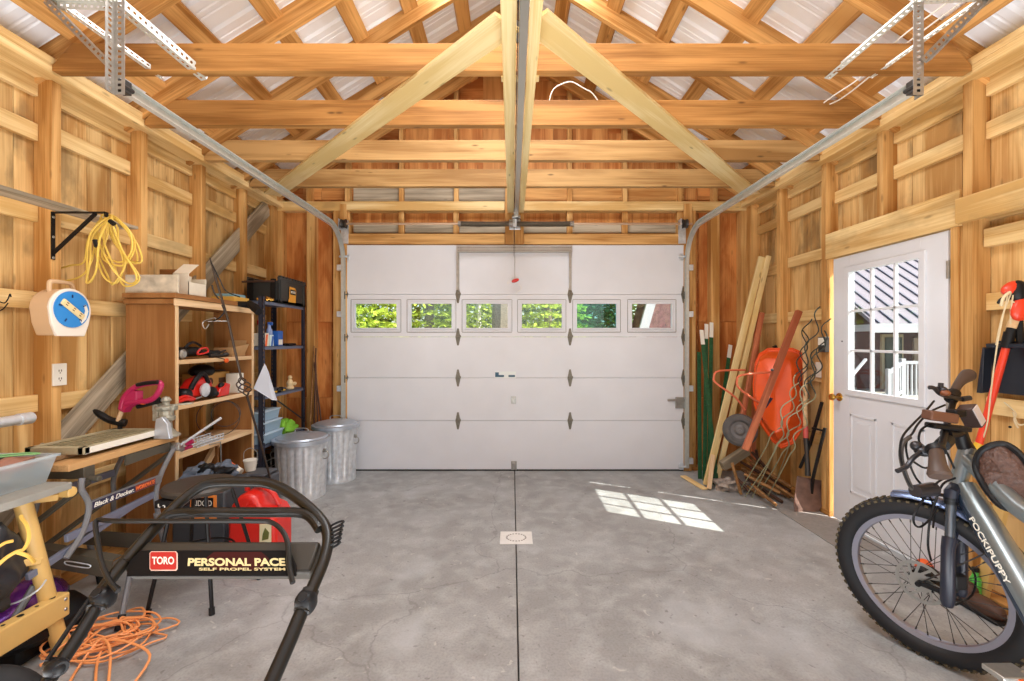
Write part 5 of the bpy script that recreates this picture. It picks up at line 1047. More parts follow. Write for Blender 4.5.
quad([(140, 541), (320, 541), (313, 563), (309, 572), (126, 572), (124, 566)], 'control_panel', plain('panel_top_olive', (44, 38, 28), .5, 0), -.05, 0, .008)
pf = quad([(141, 551), (286, 551), (293, 556), (297, 566), (297, 577), (127, 577), (130, 562)], 'panel_face', plain('panel_black', (14, 11, 10), .6, spec=.15), .0, .006, .004)
quad([(215, 553), (262, 553), (270, 560), (262, 571), (215, 571), (203, 562)], 'red_glow_print', plain('dark_red_print', (58, 8, 6), .6, spec=.2), .006, .0065, 0, pf)
bd = quad([(152.5, 552.5), (177, 552.5), (178.8, 554.5), (178.8, 570), (177, 572), (152.5, 572), (150.7, 570), (150.7, 554.5)], 'badge', plain('badge_border', (232, 196, 180), .4), .006, .008, .001)
quad([(153, 553.6), (176.5, 553.6), (177.7, 555), (177.7, 569.5), (176.5, 571), (153, 571), (151.8, 569.5), (151.8, 555)], 'badge_field', plain('badge_red', (178, 28, 22), .35), .008, .0095, 0, bd)
hu = V((0, .79, .61)).normalized(); hr = V((1, 0, 0))
def ptext(s, cx_, cy_, wpx, hpx, mat, off=.0068, o_=0, par=None):
    a, c = Hn(cx_-wpx/2, cy_), Hn(cx_+wpx/2, cy_); t_, u_ = Hn(cx_, cy_-hpx/2), Hn(cx_, cy_+hpx/2)
    return text('lettering', s, Hn(cx_, cy_, off), hr, t_-u_, (t_-u_).length, mat, par or pf, width=(c-a).length, offset=o_)
TX = plain('gold_letter', (222, 206, 150), .4)
ptext('TORO', 164.7, 562.3, 22, 7.5, WPLAST, .0102, .02, bd)
ptext('PERSONAL PACE', 237.5, 563.2, 97, 7.8, TX, o_=.035); ptext('SELF PROPEL SYSTEM', 243, 570.3, 86, 2.6, TX, o_=.02)
for cx_, cy_, nm in ((103, 598, 'left'), (306, 602, 'right')):
    MB().ball(Hn(cx_, cy_, 0), (.026, .030, .030), e=.7).tube([Hn(cx_, cy_, -.02), Hn(cx_, cy_, .035)], .012, 10).done('clamp_knob', BLACK, lm)
MB().tube([Hn(112, 586, .0), Hn(97, 608, .0)], .0225, 12).done('clamp_sleeve', OLIVE, lm)
MB().tube([Hn(311, 590, 0), Hn(302, 612, 0)], .0225, 12).done('clamp_sleeve', OLIVE, lm)
lo = [Hn(304, 606), Hn(290, 640), Hn(272, 681), Hn(262, 706)]; dirv = V((-.03, -.79, -.61)).normalized()
MB().tube(lo+[lo[-1]+dirv*.42], .0180, 14).done('lower_handle', SATIN, lm)
lo2 = [Hn(101, 600), Hn(75, 642), Hn(52, 676), Hn(38, 698)]
MB().tube(lo2+[lo2[-1]+V((.04, -.79, -.61)).normalized()*.42], .0155, 14).done('lower_handle', SATIN, lm)
MB().tube([Hn(98, 596, .02), Hn(72, 634, .02), Hn(52, 664, .02)], .006, 6).done('control_cable', BLACK, lm)
MB().tube(cr([Hn(297, 614, -.01), Hn(285, 640, -.02), Hn(273, 674, -.02)]), .0035, 6).done('control_cable', STEEL, lm)
MB().ball(Hn(60, 670, .015), (.022, .022, .018), e=.8).tube([Hn(50, 664, .0), Hn(66, 672, .02)], .016, 10).done('height_knob', BLACK, lm)
b = MB()
for i in range(6): c = Hn(334-i*.8+1, 523+i*4.2, -.012); b.torus(c, (.5, -.4, -.8), .024, .0035, 16, 6)
b.done('ribbed_boot', BLACK, lm)
dkx, dky = -.84, .48
MB().lathe([(.22, .09), (.30, .10), (.30, .17), (.26, .22), (.12, .24), (.12, .34), (.001, .36)], (dkx, dky, 0), (0,0,1), 28).done('deck', RED, lm, bevel=0)
for sx_, sy_ in ((-.30, -.25), (.30, -.25), (-.30, .22), (.30, .22)): MB().torus((dkx+sx_, dky+sy_, .10), (1,0,0), .075, .025, 24, 10).lathe([(.07, -.02), (.07, .02)], (dkx+sx_, dky+sy_, .10), (1,0,0), 16).done('wheel', RUBBER, lm)
# ------------------------------------------------------------------ right side: stakes, boards, wheelbarrow, shovel, sticks
GPOST = plain('green_fence_post_paint', (40, 92, 56), .5, .1, .25, 30)
def fpost(top, bot, lbl, yt, yb):
    t0, b0 = P(*top, yt), P(*bot, yb); d = t0-b0; b0 = t0-d*(t0.z/d.z) if abs(b0.z) > .001 else b0
    d = t0-b0; L = d.length; t = thing('fence_post', lbl, 'fence post', (b0.x, b0.y, 0), 'green steel fence posts'); m = frame(d, (0,-1,0)); n1, n2 = m.col[1].copy(), m.col[2].copy()
    k = .90
    def tee(s0, s1, name, mat):
        b = MB(); b.obox(b0+d*((s0+s1)/2), (L*(s1-s0), .041, .005), m); b.obox(b0+d*((s0+s1)/2)-n2*.014, (L*(s1-s0), .004, .028), m)
        if mat is GPOST:
            for i in range(int(26)): b.obox(b0+d*(s0+(s1-s0)*(i+.5)/26)+n2*.005, (.010, .018, .010), m)
        b.done(name, mat, t, smooth=0)
    if lbl.startswith('short'): tee(0, 1, 'post', GPOST)
    else: tee(0, k, 'post', GPOST); tee(k, 1, 'white_tip', WPLAST)
fpost((701.5, 330), (717, 487), 'green steel fence post with white tip crossing in front of the others', 4.82, 4.42)
fpost((706.5, 324), (704.5, 478), 'green steel fence post with white tip, middle of the three tallest', 4.90, 4.60)
fpost((711.5, 322.5), (709, 480), 'green steel fence post with the tallest white tip', 4.92, 4.56)
fpost((730.5, 345), (712, 484), 'green steel fence post standing apart beside the leaning pale boards', 4.90, 4.48)
fpost((699, 352), (700, 476), 'short green steel post at the left edge of the stake bundle', 4.90, 4.66)
def lean(name, a, ya, b_, yb, w_, h_, mat, label, cat, group=None, up=(0,-1,0)):
    t0, b0 = P(*a, ya), P(*b_, yb); d = t0-b0; b0 = t0-d*((t0.z-.012)/d.z); o = lumber(name, b0, t0, w_, h_, mat, None, up=up); return tag(o, label, cat, group)
lean('leaning_board', (761.5, 257), 4.60, (706, 486), 4.42, .060, .03, PALE, 'long pale narrow board leaning in the corner, left of the pair', 'board', 'pale leaning boards')
lean('leaning_board', (768.5, 256), 4.57, (716, 484), 4.46, .046, .03, PALE, 'long pale narrow board leaning in the corner, right of the pair', 'board', 'pale leaning boards')
lean('wood_stake', (713, 455), 4.42, (709, 489), 4.30, .035, .03, EDGEW, 'short pale wooden stake standing at the foot of the green posts', 'stake')
lean('leaning_strip', (758, 272), 4.75, (754, 420), 4.7, .05, .02, REDW, 'reddish brown wood strip behind the pale leaning boards', 'strip')

# wheelbarrow standing on its nose against the wall
wbw = thing('wheelbarrow', 'orange wheelbarrow stood on end against the right wall with red wooden handles', 'wheelbarrow', (2.25, 4.2, 0)); OR = plain('orange_tray_enamel', (230, 84, 18), .35, .1, .1, 8, coat=.2)
# tray: back (lip) plane near the wall, bottom bulging into the room
def TP(px, py, y): return P(px, py, y)
rim = [(756,364,4.24),(760,355,4.25),(768,350,4.25),(792,350,4.13),(799,353,4.09),(803,362,4.05),(804,385,4.02),(803,410,3.98),(799,430,3.96),(791,442,3.96),(781,446,3.99),(773,440,4.05),(762,424,4.14),(755,404,4.20),(754,384,4.23)]
rim = [TP(a_, c_, y_-.05) for a_, c_, y_ in rim]
cen = sum(rim, V((0,0,0)))/len(rim)
out = V((-.62, -.62, .12)).normalized()
vs = []; n = len(rim); LV = ((1.03, -.02), (1.0, .0), (.97, .0), (.90, .06), (.82, .13), (.76, .16), (.70, .17), (.02, .17))
for k, (sc_, dp) in enumerate(LV):
    for p in rim: vs.append(cen+(p-cen)*sc_+out*dp*.9)
fs = [(k*n+i, k*n+(i+1)%n, (k+1)*n+(i+1)%n, (k+1)*n+i) for k in range(len(LV)-1) for i in range(n)]
fs.append(tuple(range((len(LV)-1)*n, len(LV)*n)))
MB().add(vs, fs).done('tray', OR, wbw, smooth=24); MB().tube([cen+(p-cen)*1.03-out*.015 for p in rim], .011, 8, closed=True).done('tray_lip', OR, wbw)
b = MB()
for s in (-1, 1): pass
# handles: long painted poles
def stick(a, ya, b_, yb, w_, nm, mat): return lumber(nm, P(*a, ya), P(*b_, yb), w_, w_, mat, wbw, up=(0,-1,0))
stick((799, 311), 3.92, (745, 450), 3.82, .045, 'handle', REDW); stick((762, 313), 4.52, (741, 425), 4.25, .038, 'handle', REDW)
MB().tube(cr([P(745, 370, 4.25), P(719, 371, 4.10), P(714, 377, 4.08), P(716, 383, 4.08), P(735, 397, 4.08), P(745, 410, 4.1)], 4), .009, 8).tube(cr([P(772, 372, 3.95), P(742, 375, 3.9), P(737, 381, 3.9), P(739, 388, 3.9), P(752, 398, 3.92), P(762, 404, 3.95)], 4), .009, 8).done('leg_loop', plain('salmon_paint', (216, 110, 74), .5), wbw)
wc = P(740, 430, 4.12); wax = V((-.45, -.88, .1)).normalized()
MB().torus(wc, wax, .105, .042, 40, 12).done('tyre', plain('dusty_tyre', (88, 84, 82), .8, 0, .2, 20), wbw)
MB().lathe([(.03, -.035), (.05, -.02), (.075, -.028), (.082, -.01), (.06, .0), (.082, .01), (.075, .028), (.05, .02), (.03, .035)], wc, wax, 24).tube([wc-wax*.09, wc+wax*.09], .012, 10).done('wheel_hub', plain('wheel_grey', (112, 108, 106), .5, .3), wbw)
MB().bar(P(764, 420, 3.99), P(772, 398, 3.95), .05, .02, (0,-1,0)).done('undertray_bracket', plain('navy_bracket', (30, 32, 60), .5), wbw, smooth=0)
MB().lathe([(.012, 0), (.012, .006), (.006, .01), (.001, .012)], P(772, 370, 3.84), (-.3, -1, 0), 12).done('bolt', DKSTEEL, wbw)
MB().ball(P(777, 347, 4.4), (.035, .03, .02), disp=.5, seed=3).ball(P(784, 345, 4.4), (.03, .02, .025), disp=.5, seed=6).done('black_clip', BLACK, wbw)
tag(MB().box(2.45, 2.62, 4.52, 4.60, 1.14, 1.32).done('cardboard_piece', CARD, bevel=.003, smooth=0), 'small tan cardboard piece above the wheelbarrow tray beside the boards', 'cardboard') if 0 else None

# square shovel
sv = thing('square_shovel', 'square bladed shovel with pale handle leaning beside the entry door stud', 'shovel', (2.5, 3.9, 0))
pt, pf_ = P(804.5, 336, 3.93), P(806, 436, 3.86)
MB().tube([pt, P(805.5, 428, 3.87)], .0185, 14, rad=[.016, .0185]).done('handle', ASHW, sv)
MB().tube([P(805.5, 426, 3.87), P(806, 440, 3.86)], .0205, 14).done('painted_ferrule_band', plain('pink_red_band', (216, 96, 88), .5), sv)
RUST = plain('rusty_blade_steel', (138, 110, 98), .45, .5, .35, 12)
MB().tube([P(806, 438, 3.86), P(807, 455, 3.84), P(808, 476, 3.80)], .02, 12, rad=[.021, .017, .022]).done('socket', DKSTEEL, sv)
bl = [P(797.5, 470, 3.80), P(823, 475, 3.80), P(822, 500, 3.74), P(817.5, 506, 3.74), P(794.5, 505, 3.74), P(794, 500, 3.74)]
zmin = min(p.z for p in bl); bl = [p-V((0,0,zmin-.002)) for p in bl]; n = len(bl); MB().add(bl+[p+V((0, .006, .002)) for p in bl], [tuple(range(n)), tuple(range(n, 2*n))[::-1]]+[(i, (i+1)%n, n+(i+1)%n, n+i) for i in range(n)]).tube([bl[0], bl[1]], .006, 6).tube([bl[0], bl[5]], .005, 6).done('blade', RUST, sv, smooth=30)
# black H-shaped tool
hb = thing('black_steel_rack_bars', 'pair of black steel bars joined by a rung leaning behind the shovel', 'steel bars', (2.55, 3.85, 0))
MB().bar(P(822, 402, 3.70), P(810, 445, 3.83), .02, .02).bar(P(810, 445, 3.83), P(800, 468, 3.9), .02, .02).bar(P(825, 428, 3.66), P(813, 478, 3.75), .02, .02).bar(P(812, 428, 3.76), P(825, 431, 3.67), .014, .014).bar(P(813, 478, 3.78), P(811, 497, 3.78), .02, .02).done('bars', BLACK, hb, bevel=.002, smooth=0)
# wavy tomato stakes
WV = plain('zinc_wire_stake', (158, 158, 126), .4, .3, .1, 30); WVD = plain('green_black_wire_stake', (48, 54, 46), .5, .3)
stk = [((821,307),(738,493),3,.0), ((829,318),(745,497),4,.8), ((808,318),(752,498),3,1.7), ((818,340),(758,494),4,2.4), ((824,330),(766,499),4,3.3), ((805,330),(772,490),3,4.0)]
lb6 = ['leftmost', 'second from left', 'third from left', 'fourth from left', 'fifth from left', 'rightmost']
for i, (a, c, nw, ph) in enumerate(stk):
    top = P(*a, min(3.9, 2.50*F/(a[0]-CX))); bot = PZ(*c); d = top-bot; side = d.cross(V((.3,.8,0))).normalized(); s2 = d.cross(side).normalized(); pts = []
    for k in range(97):
        q = k/96; ww = 0 if q < .30 else .030*min(1, (q-.30)*9); an = 2*PI*(q-.3)*6.4+ph; pts.append(bot+d*q-V((.02,.16,0))*math.sin(PI*q)+side*ww*math.sin(an)+s2*ww*.5*math.cos(an))
    t = thing('spiral_stake', f'wavy steel tomato stake, {lb6[i]} of six at the floor before the wheelbarrow', 'plant stake', tuple(bot), 'wavy plant stakes')
    MB().tube(pts[:65], .0048, 6).done('lower_wire', WV, t); MB().tube(pts[64:], .0048, 6).done('upper_wire', WVD, t)
# pile of brown sticks and a short grey beam
rr = random.Random(9)
lab = 'rough brown stick in the heap below the wheelbarrow'
places = ['at the very bottom of the heap near the floor', 'nearest the shovel blade', 'lying lowest toward the camera', 'in the middle of the heap', 'crossing the middle of the heap', 'at the upper left of the heap', 'on top toward the wall', 'under the wavy stakes', 'at the back of the heap', 'just above the floor at the left', 'ending beside the shovel', 'beneath the short grey beam', 'highest against the wall', 'second from the top']
ends = [((746,478),(782,502)),((742,470),(790,497)),((752,484),(776,505)),((741,462),(792,491)),((745,458),(794,484)),((748,455),(790,478)),((752,452),(796,478)),((738,480),(764,497)),((742,468),(786,490)),((735,476),(750,492)),((760,474),(795,498)),((744,474),(780,493)),((756,450),(797,472)),((750,462),(796,487))]
for i, (a, c) in enumerate(ends):
    zb = .02+.028*(i % 7); p = PZ(a[0], a[1], zb+.05+(.10 if i in (6,12,5) else 0)); q = PZ(c[0], c[1], max(.016, zb*.5)); 
    if p.x > 2.5: p.x = 2.5
    if q.x > 2.52: q.x = 2.52
    m_ = (p+q)/2+V((0,0,rr.uniform(-.006,.006)))
    o = MB().tube([p, m_, q], .015, 7, rad=[.013, .016, .0145]).done('wood_stick', STICKW if i % 3 else BROWN, smooth=60); tag(o, 'rough brown stick '+places[i]+' below the wheelbarrow', 'stick', 'heap of brown sticks')
o = MB().tube([PZ(732, 463, .30), PZ(741, 494, .015)], .014, 7).done('wood_stick', STICKW, smooth=60); tag(o, 'upright brown stick standing at the left end of the stick heap', 'stick', 'heap of brown sticks')
tag(lumber('timber_offcut', PZ(722, 466, .22), PZ(747, 450, .36), .06, .085, GREY, None), 'short thick grey timber offcut lying on the left of the stick heap', 'timber')
tag(MB().ball((2.02, 4.32, .05), (.10, .09, .06), disp=.7, seed=51, nu=22, nv=12).ball((2.14, 4.30, .04), (.07, .07, .05), disp=.7, seed=53, nu=22, nv=12).done('rubble_heap', plain('pale_rubble', (162, 150, 140), .9, 0, .35, 30, bump=.8)), 'small pale lump of rubble behind the pale wooden stake', 'rubble')
tag(lumber('floor_lath', PZ(683, 476, .012), PZ(705, 489, .012), .06, .015, NAILM, None), 'pale board lying flat on the floor at the foot of the green posts', 'board')
# switch box, outlet plate, latch eye
zs = CH-(344.5-CY)*3.71/F
t = thing('light_switch', 'grey metal switch box with pale toggle plate on the stud left of the entry door', 'switch', (2.54, 3.69, zs)); MB().box(2.512, 2.549, 3.655, 3.735, zs-.062, zs+.062).done('box', DKSTEEL, t, bevel=.003, smooth=0); MB().box(2.508, 2.512, 3.66, 3.73, zs-.005, zs+.055).done('plate', WPLAST, t, smooth=0)
ys = 3.85; zs = CH-(370-CY)*ys/F
t = thing('outlet_plate', 'white two gang outlet plate on the right wall beside the shovel handle', 'outlet', (2.62, ys, zs)); MB().box(2.60, 2.651, 3.80, 3.90, zs-.065, zs+.065).done('plate', WPLAST, t, bevel=.003, smooth=0)
b = MB()
for dy in (-.022, .022): b.box(2.597, 2.60, ys+dy-.006, ys+dy+.006, zs-.01, zs+.01)
b.done('toggles', plain('ivory_toggle', (206, 200, 186), .4), t, smooth=0)
# mat, drain cover
def mat_(x0, x1, y0, y1, name, m, lbl, cat, h=.01): return tag(MB().box(x0, x1, y0, y1, .0, h).done(name, m, bevel=.003, smooth=0), lbl, cat)
mat_(2.215, 2.54, 3.06, 3.80, 'door_mat', plain('grey_mat', (142, 136, 130), .85, 0, .12, 40), 'flat grey mat lying on the floor in front of the entry door', 'mat', .008)
t = thing('drain_cover', 'square white drain cover set in the concrete on the floor joint', 'drain cover', (.03, 3.26, 0)); dy0, dy1 = PZ(515, 544.5).y, PZ(515, 532).y
MB().box(-.085, .145, dy0, dy1, .0, .005).done('plate', plain('off_white_plate', (226, 224, 220), .5, 0, .06, 20), t, bevel=.002, smooth=0)
b = MB()
for i in range(20): a = 2*PI*i/20; b.box(.03+.068*math.cos(a)-.006, .03+.068*math.cos(a)+.006, (dy0+dy1)/2+.06*math.sin(a)-.006, (dy0+dy1)/2+.06*math.sin(a)+.006, .005, .0058)
b.done('drain_holes', plain('drain_hole_grey', (140, 134, 126), .7), t, smooth=0)
mat_(-.125, -.086, dy0-.03, dy1+.02, 'cover_grout', CONC, 'narrow strip', 'grout', .001) if 0 else None

# ------------------------------------------------------------------ tools hanging on the right wall
t = thing('pole_saw', 'red orange pole pruner with black joint and cords hanging on the right wall', 'pruner', tuple(P(1000, 380, 2.33)))
RO = plain('red_orange_pole', (224, 62, 34), .35, coat=.2)
MB().tube([P(979, 444, 2.36), P(1007, 344, 2.33)], .0165, 14).done('pole', RO, t); MB().tube([P(975, 450, 2.37), P(979, 443, 2.36)], .017, 12).done('yellow_ferrule', YELLOW, t)
MB().tube([P(1006, 348, 2.33), P(1010, 332, 2.32)], .024, 14).tube([P(1009, 336, 2.32), P(1015, 322, 2.31)], .02, 12).done('black_joint', BLACK, t)
MB().tube([P(1011, 328, 2.31), P(1018, 312, 2.30)], .02, 12).done('shaft', EDGEW, t); MB().ball(P(1022, 308, 2.28), (.05, .03, .07), Matrix.Rotation(.5, 3, 'Y')).ball(P(1011, 288, 2.30), (.05, .03, .03), Matrix.Rotation(-.6, 3, 'Y')).done('red_head', RO, t)
MB().ball(P(1018, 292, 2.29), (.04, .035, .06)).ball(P(1002, 300, 2.32), (.03, .012, .012), Matrix.Rotation(-.7, 3, 'Y')).done('cutter_body', BLACK, t)
SC = plain('cream_string', (214, 196, 158), .7)
b = MB()
for k, (a, c) in enumerate((((1008,293),(990,400)), ((1011,293),(996,345)), ((1013,295),(1012,338)), ((1007,294),(1003,303)))): b.tube(cr([P(*a, 2.28), P((a[0]+c[0])/2-2, (a[1]+c[1])/2, 2.29), P(*c, 2.33)]), .0035, 6)
b.tube(cr([P(990, 400, 2.33), P(987, 425, 2.33), P(980, 447, 2.36)]), .0035, 6).tube(cr([P(1010, 292, 2.28), P(1004, 297, 2.28), P(1001, 306, 2.29)]), .007, 6).tube(cr([P(1011, 300, 2.28), P(1016, 305, 2.28), P(1022, 318, 2.28)]), .004, 6)
b.done('pull_string', SC, t)
dp = thing('dustpan', 'wide black dustpan hanging upside down on the right wall behind the red pole', 'dustpan', tuple(P(1005, 370, 2.42)))
pp = [(2.585, 2.24, 0), ]
yy0, yy1 = 2.10, 2.52; zt, zb = 1.40, 1.135
MB().prism([(0, 0), (.36, 0), (.36, .02), (.34, .24), (.30, .28), (.10, .28), (.06, .24), (.0, .02)], (2.60, yy0, zb), (0,1,0), V((-.12,0,1)), .006).prism([(0, 0), (.03, .0), (.07, .24), (.06, .25)], (2.60, yy0, zb), (0,1,0), V((-.12,0,1)), -.05).prism([(.40, 0), (.37, .0), (.33, .24), (.34, .25)], (2.60, yy0, zb), (0,1,0), V((-.12,0,1)), -.05).prism([(.08, .25), (.32, .25), (.32, .27), (.08, .27)], (2.60, yy0, zb), (0,1,0), V((-.12,0,1)), -.05).done('pan', plain('blue_black_plastic', (30, 34, 44), .35), dp, bevel=.003, smooth=30)
MB().tube([(2.57, yy0+.2, zt+.0), (2.56, yy0+.2, zt+.14)], .016, 10).done('handle', BLACK, dp)
b = MB().tube(cr([P(1004, 402, 2.4), P(1012, 409, 2.38), P(1016, 414, 2.36), P(1014, 420, 2.36), P(1018, 428, 2.34)]), .004, 6).tube(cr([P(1013, 412, 2.36), P(1018, 424, 2.35), P(1026, 424, 2.33)]), .004, 6)
t = thing('wire_hook', 'white looped string hanging on a nail below the black dustpan', 'string', tuple(P(1012, 410, 2.38))); b.done('string_loop', SC, t); MB().ball(P(1010, 427, 2.4), (.008, .006, .006)).done('nail', BLACK, t)

# ------------------------------------------------------------------ electric bicycle
bk = thing('bicycle', 'silver framed bicycle with fat knobbly front tyre at the right edge', 'bicycle', (1.87, 2.03, 0))
HC = V((1.838, 2.022, .357)); u = V((-.46, .888, 0)).normalized(); lean_ = V((-.888, -.46, 0))*.09
w_ = (V((0,0,1))+lean_).normalized(); u = (u-w_*u.dot(w_)).normalized(); n_ = u.cross(w_).normalized()
if n_.x < 0: n_ = -n_
WM = Matrix((u, n_, w_)).transposed()
TYRE = plain('tyre_rubber', (20, 21, 25), .65, 0, .15, 60); KNOB = plain('dusty_knob_rubber', (84, 74, 54), .85, 0, .3, 50)
def wheel(c, rot=0):
    wh = MB().torus(c, n_, .318, .040, 72, 14).done('tyre', TYRE, bk, smooth=60)
    b = MB()
    for i in range(66):
        a = 2*PI*i/66
        for (off, rr2, sz) in ((-.030, .345, (.012, .012, .010)), (-.011, .356, (.014, .011, .010)), (.011, .356, (.014, .011, .010)), (.030, .345, (.012, .012, .010))):
            a2 = a+(.03 if abs(off) > .02 else 0); r_ = u*math.cos(a2)+w_*math.sin(a2); tg = -u*math.sin(a2)+w_*math.cos(a2)
            b.obox(c+r_*rr2+n_*off, sz, Matrix((tg, n_, r_)).transposed())
    b.done('tread_knob', KNOB, wh, smooth=0)['kind'] = 'stuff'
    b = MB(); pr = [(.289, -.016), (.287, -.019), (.262, -.013), (.258, 0), (.262, .013), (.287, .019), (.289, .016), (.289, -.016)]
    b.lathe(pr, c, n_, 72, cap=False); 
    o = b.done('rim', plain('polished_rim', (168, 172, 190), .28, .8), bk, smooth=40)
    b = MB()
    for i in range(36):
        a = 2*PI*i/36; s = 1 if i % 2 else -1; a0 = a+(.9 if (i//2) % 2 else -.9)
        p = c+n_*s*.03+(u*math.cos(a0)+w_*math.sin(a0))*.045; q = c+(u*math.cos(a)+w_*math.sin(a))*.262; b.tube([p, q], .0016, 5)
        b.tube([q-(q-p).normalized()*.018, q], .003, 5)
    o = b.done('spokes', DKSTEEL, bk); o['kind'] = 'stuff'
    MB().lathe([(.001, -.045), (.03, -.045), (.05, -.034), (.05, .034), (.03, .045), (.001, .045)], c, n_, 28).done('hub', BLACK, bk)
    b = MB(); rc_ = c-n_*.048
    b.lathe([(.078, -.001), (.092, -.001), (.092, .001), (.078, .001), (.078, -.001)], rc_, n_, 48, cap=False)
    for i in range(12): a = 2*PI*i/12; r1 = (u*math.cos(a)+w_*math.sin(a)); r2 = (u*math.cos(a+.5)+w_*math.sin(a+.5)); b.bar(rc_+r1*.035, rc_+r2*.08, .010, .002, n_)
    b.lathe([(.02, -.003), (.042, -.003), (.042, .001), (.02, .001)], rc_, n_, 24)
    b.done('disc_rotor', plain('rotor_steel', (170, 172, 170), .3, .8), bk, smooth=30)
wheel(HC)
FORK = plain('fork_blue_black', (38, 41, 54), .32, .1); FR = plain('silver_frame_paint', (128, 136, 138), .28, .6, coat=.4); FRD = plain('dark_frame_paint', (34, 48, 66), .35, .2, coat=.3)
lb0, lt0, lt1, lt2 = P(947.5, 606, 1.865), P(948, 548, 1.875), P(950, 538, 1.88), P(951, 500, 1.89)
offn = n_*.125
for o_, nm in ((V((0,0,0)), 'fork_leg'), (offn, 'fork_leg')):
    MB().tube([lb0+o_, lb0+o_+V((0,0,.02)), lt0+o_, lt1+o_], .024, 14, rad=[.018, .024, .023, .026]).done(nm, FORK, bk)
    MB().tube([lt1+o_, lt2+o_], .0175, 14).done('stanchion', plain('stanchion_grey', (92, 98, 106), .25, .6), bk)
MB().tube([lt0+V((0,0,.0)), lt0+n_*.06+V((0,0,.055)), lt0+offn], .017, 10).tube([lt2, lt2+V((0,0,.03)), lt2+n_*.06+V((0,0,.045)), lt2+offn+V((0,0,.03)), lt2+offn], .024, 12).done('fork_crown', FORK, bk)
MB().tube([lt2-V((0,0,.015)), lt2+V((0,0,.012))], .0235, 14).tube([lt2+offn-V((0,0,.015)), lt2+offn+V((0,0,.012))], .0235, 14).done('seal_collar', BLACK, bk)
MB().tube([HC-n_*.075, HC+n_*.075], .011, 10).tube([lb0+V((0,0,.05)), HC-n_*.055], .012, 8).done('axle', BLACK, bk)
# brake caliper
MB().obox(lb0+V((.045, 0, .10)), (.05, .03, .06)).obox(lb0+V((.02, 0, .07)), (.04, .02, .03)).done('brake_caliper', BLACK, bk, bevel=.006)
hb0 = lt2+n_*.06+V((0,0,.05)); ht = P(968, 448, 1.93)
MB().tube([hb0, ht], .031, 16, rad=[.031, .029]).done('head_tube', FR, bk)
BB = V((1.745, 1.36, .31)); 
dt0 = P(966, 487, 1.90); dts = [dt0, dt0+(BB-dt0)*.5+V((.0, 0, .0)), BB]
MB().tube(dts, .048, 20, rad=[.040, .050, .050]).done('down_tube', FR, bk)
dd = (BB-dt0).normalized(); up_ = V((-.75, -.2, .5)); side_ = (V((-1, .2, 0))-dd*V((-1, .2, 0)).dot(dd)).normalized()
MB().bar(dt0+side_*.030-V((0,0,.012)), BB+side_*.036-V((0,0,.02)), .035, .035, side_).done('battery_cover', FRD, bk, bevel=.012)
tdir = dd; tn = side_+V((0,-.35,.0)); tn = (tn-dd*tn.dot(dd)).normalized()
lu = (tn.cross(dd)).normalized()
if lu.z > 0: pass
text('lettering', 'POCKIPUPPY', dt0+dd*.275+tn*.055, dd, tn.cross(dd), .021, WPLAST, bk, width=.25, offset=.01)
MB().tube([P(966, 458, 1.925), V((1.87, 1.68, .80)), V((1.80, 1.33, .70))], .034, 16, rad=[.03, .034, .034]).done('top_tube', FR, bk)
MB().tube([BB, V((1.80, 1.30, .74)), V((1.815, 1.25, .93))], .020, 12).done('seat_tube', FR, bk)
MB().ball((1.815, 1.22, .96), (.07, .14, .03), e=.8).done('saddle', BLACK, bk)
MB().tube([BB, V((1.72, .94, .36))], .014, 10).tube([V((1.80, 1.30, .72)), V((1.72, .94, .36))], .012, 10).done('rear_stay', FR, bk)
RH = V((1.70, .93, .357)); MB().torus(RH, (1, .05, .0), .318, .036, 60, 12).done('rear_tyre', TYRE, bk, smooth=60); MB().lathe([(.289, -.016), (.26, -.012), (.26, .012), (.289, .016), (.289, -.016)], RH, (1, .05, 0), 60, cap=False).done('rear_rim', MATS['polished_rim'], bk)
MB().lathe([(.03, -.006), (.09, -.003), (.09, .003), (.03, .006)], BB-V((.06, 0, 0)), (1, 0, 0), 30).done('chainring', BLACK, bk)
pd = P(1008, 673, 1.46); MB().bar(BB-V((.09, 0, 0)), pd+V((.04, 0, 0)), .025, .012, (1,0,0)).done('crank_arm', STEEL, bk); MB().obox(pd, (.10, .07, .018)).done('pedal', STEEL, bk, bevel=.003); MB().obox(pd+V((.02, -.038, -.002)), (.05, .006, .014)).done('pedal_reflector', ORANGE, bk)
# mudguard
b = MB(); vs = []; K = 30
for i in range(K+1):
    a = R(74+98*i/K); r_ = u*math.cos(a)+w_*math.sin(a)
    for (off, dr_) in ((-.040, -.012), (-.03, .002), (0, .008), (.03, .002), (.040, -.012)): vs.append(HC+r_*(.378+dr_)+n_*off)
for i in range(K+1):
    a = R(74+98*i/K); r_ = u*math.cos(a)+w_*math.sin(a)
    for (off, dr_) in ((-.038, -.014), (-.03, -.001), (0, .005), (.03, -.001), (.038, -.014)): vs.append(HC+r_*(.378+dr_)+n_*off)
N1 = 5*(K+1); fs = []
for i in range(K):
    for j in range(4): fs.append((i*5+j, i*5+j+1, (i+1)*5+j+1, (i+1)*5+j)); fs.append((N1+i*5+j, N1+i*5+j+1, N1+(i+1)*5+j+1, N1+(i+1)*5+j))
    fs.append((i*5, (i+1)*5, N1+(i+1)*5, N1+i*5)); fs.append((i*5+4, (i+1)*5+4, N1+(i+1)*5+4, N1+i*5+4))
fs += [(0,1,2,3,4,N1+4,N1+3,N1+2,N1+1,N1), tuple(K*5+j for j in range(5))+tuple(N1+K*5+j for j in range(4,-1,-1))]
b.add(vs, fs).done('mudguard', plain('steel_blue_mudguard', (112, 128, 164), .25, .7), bk, smooth=50)
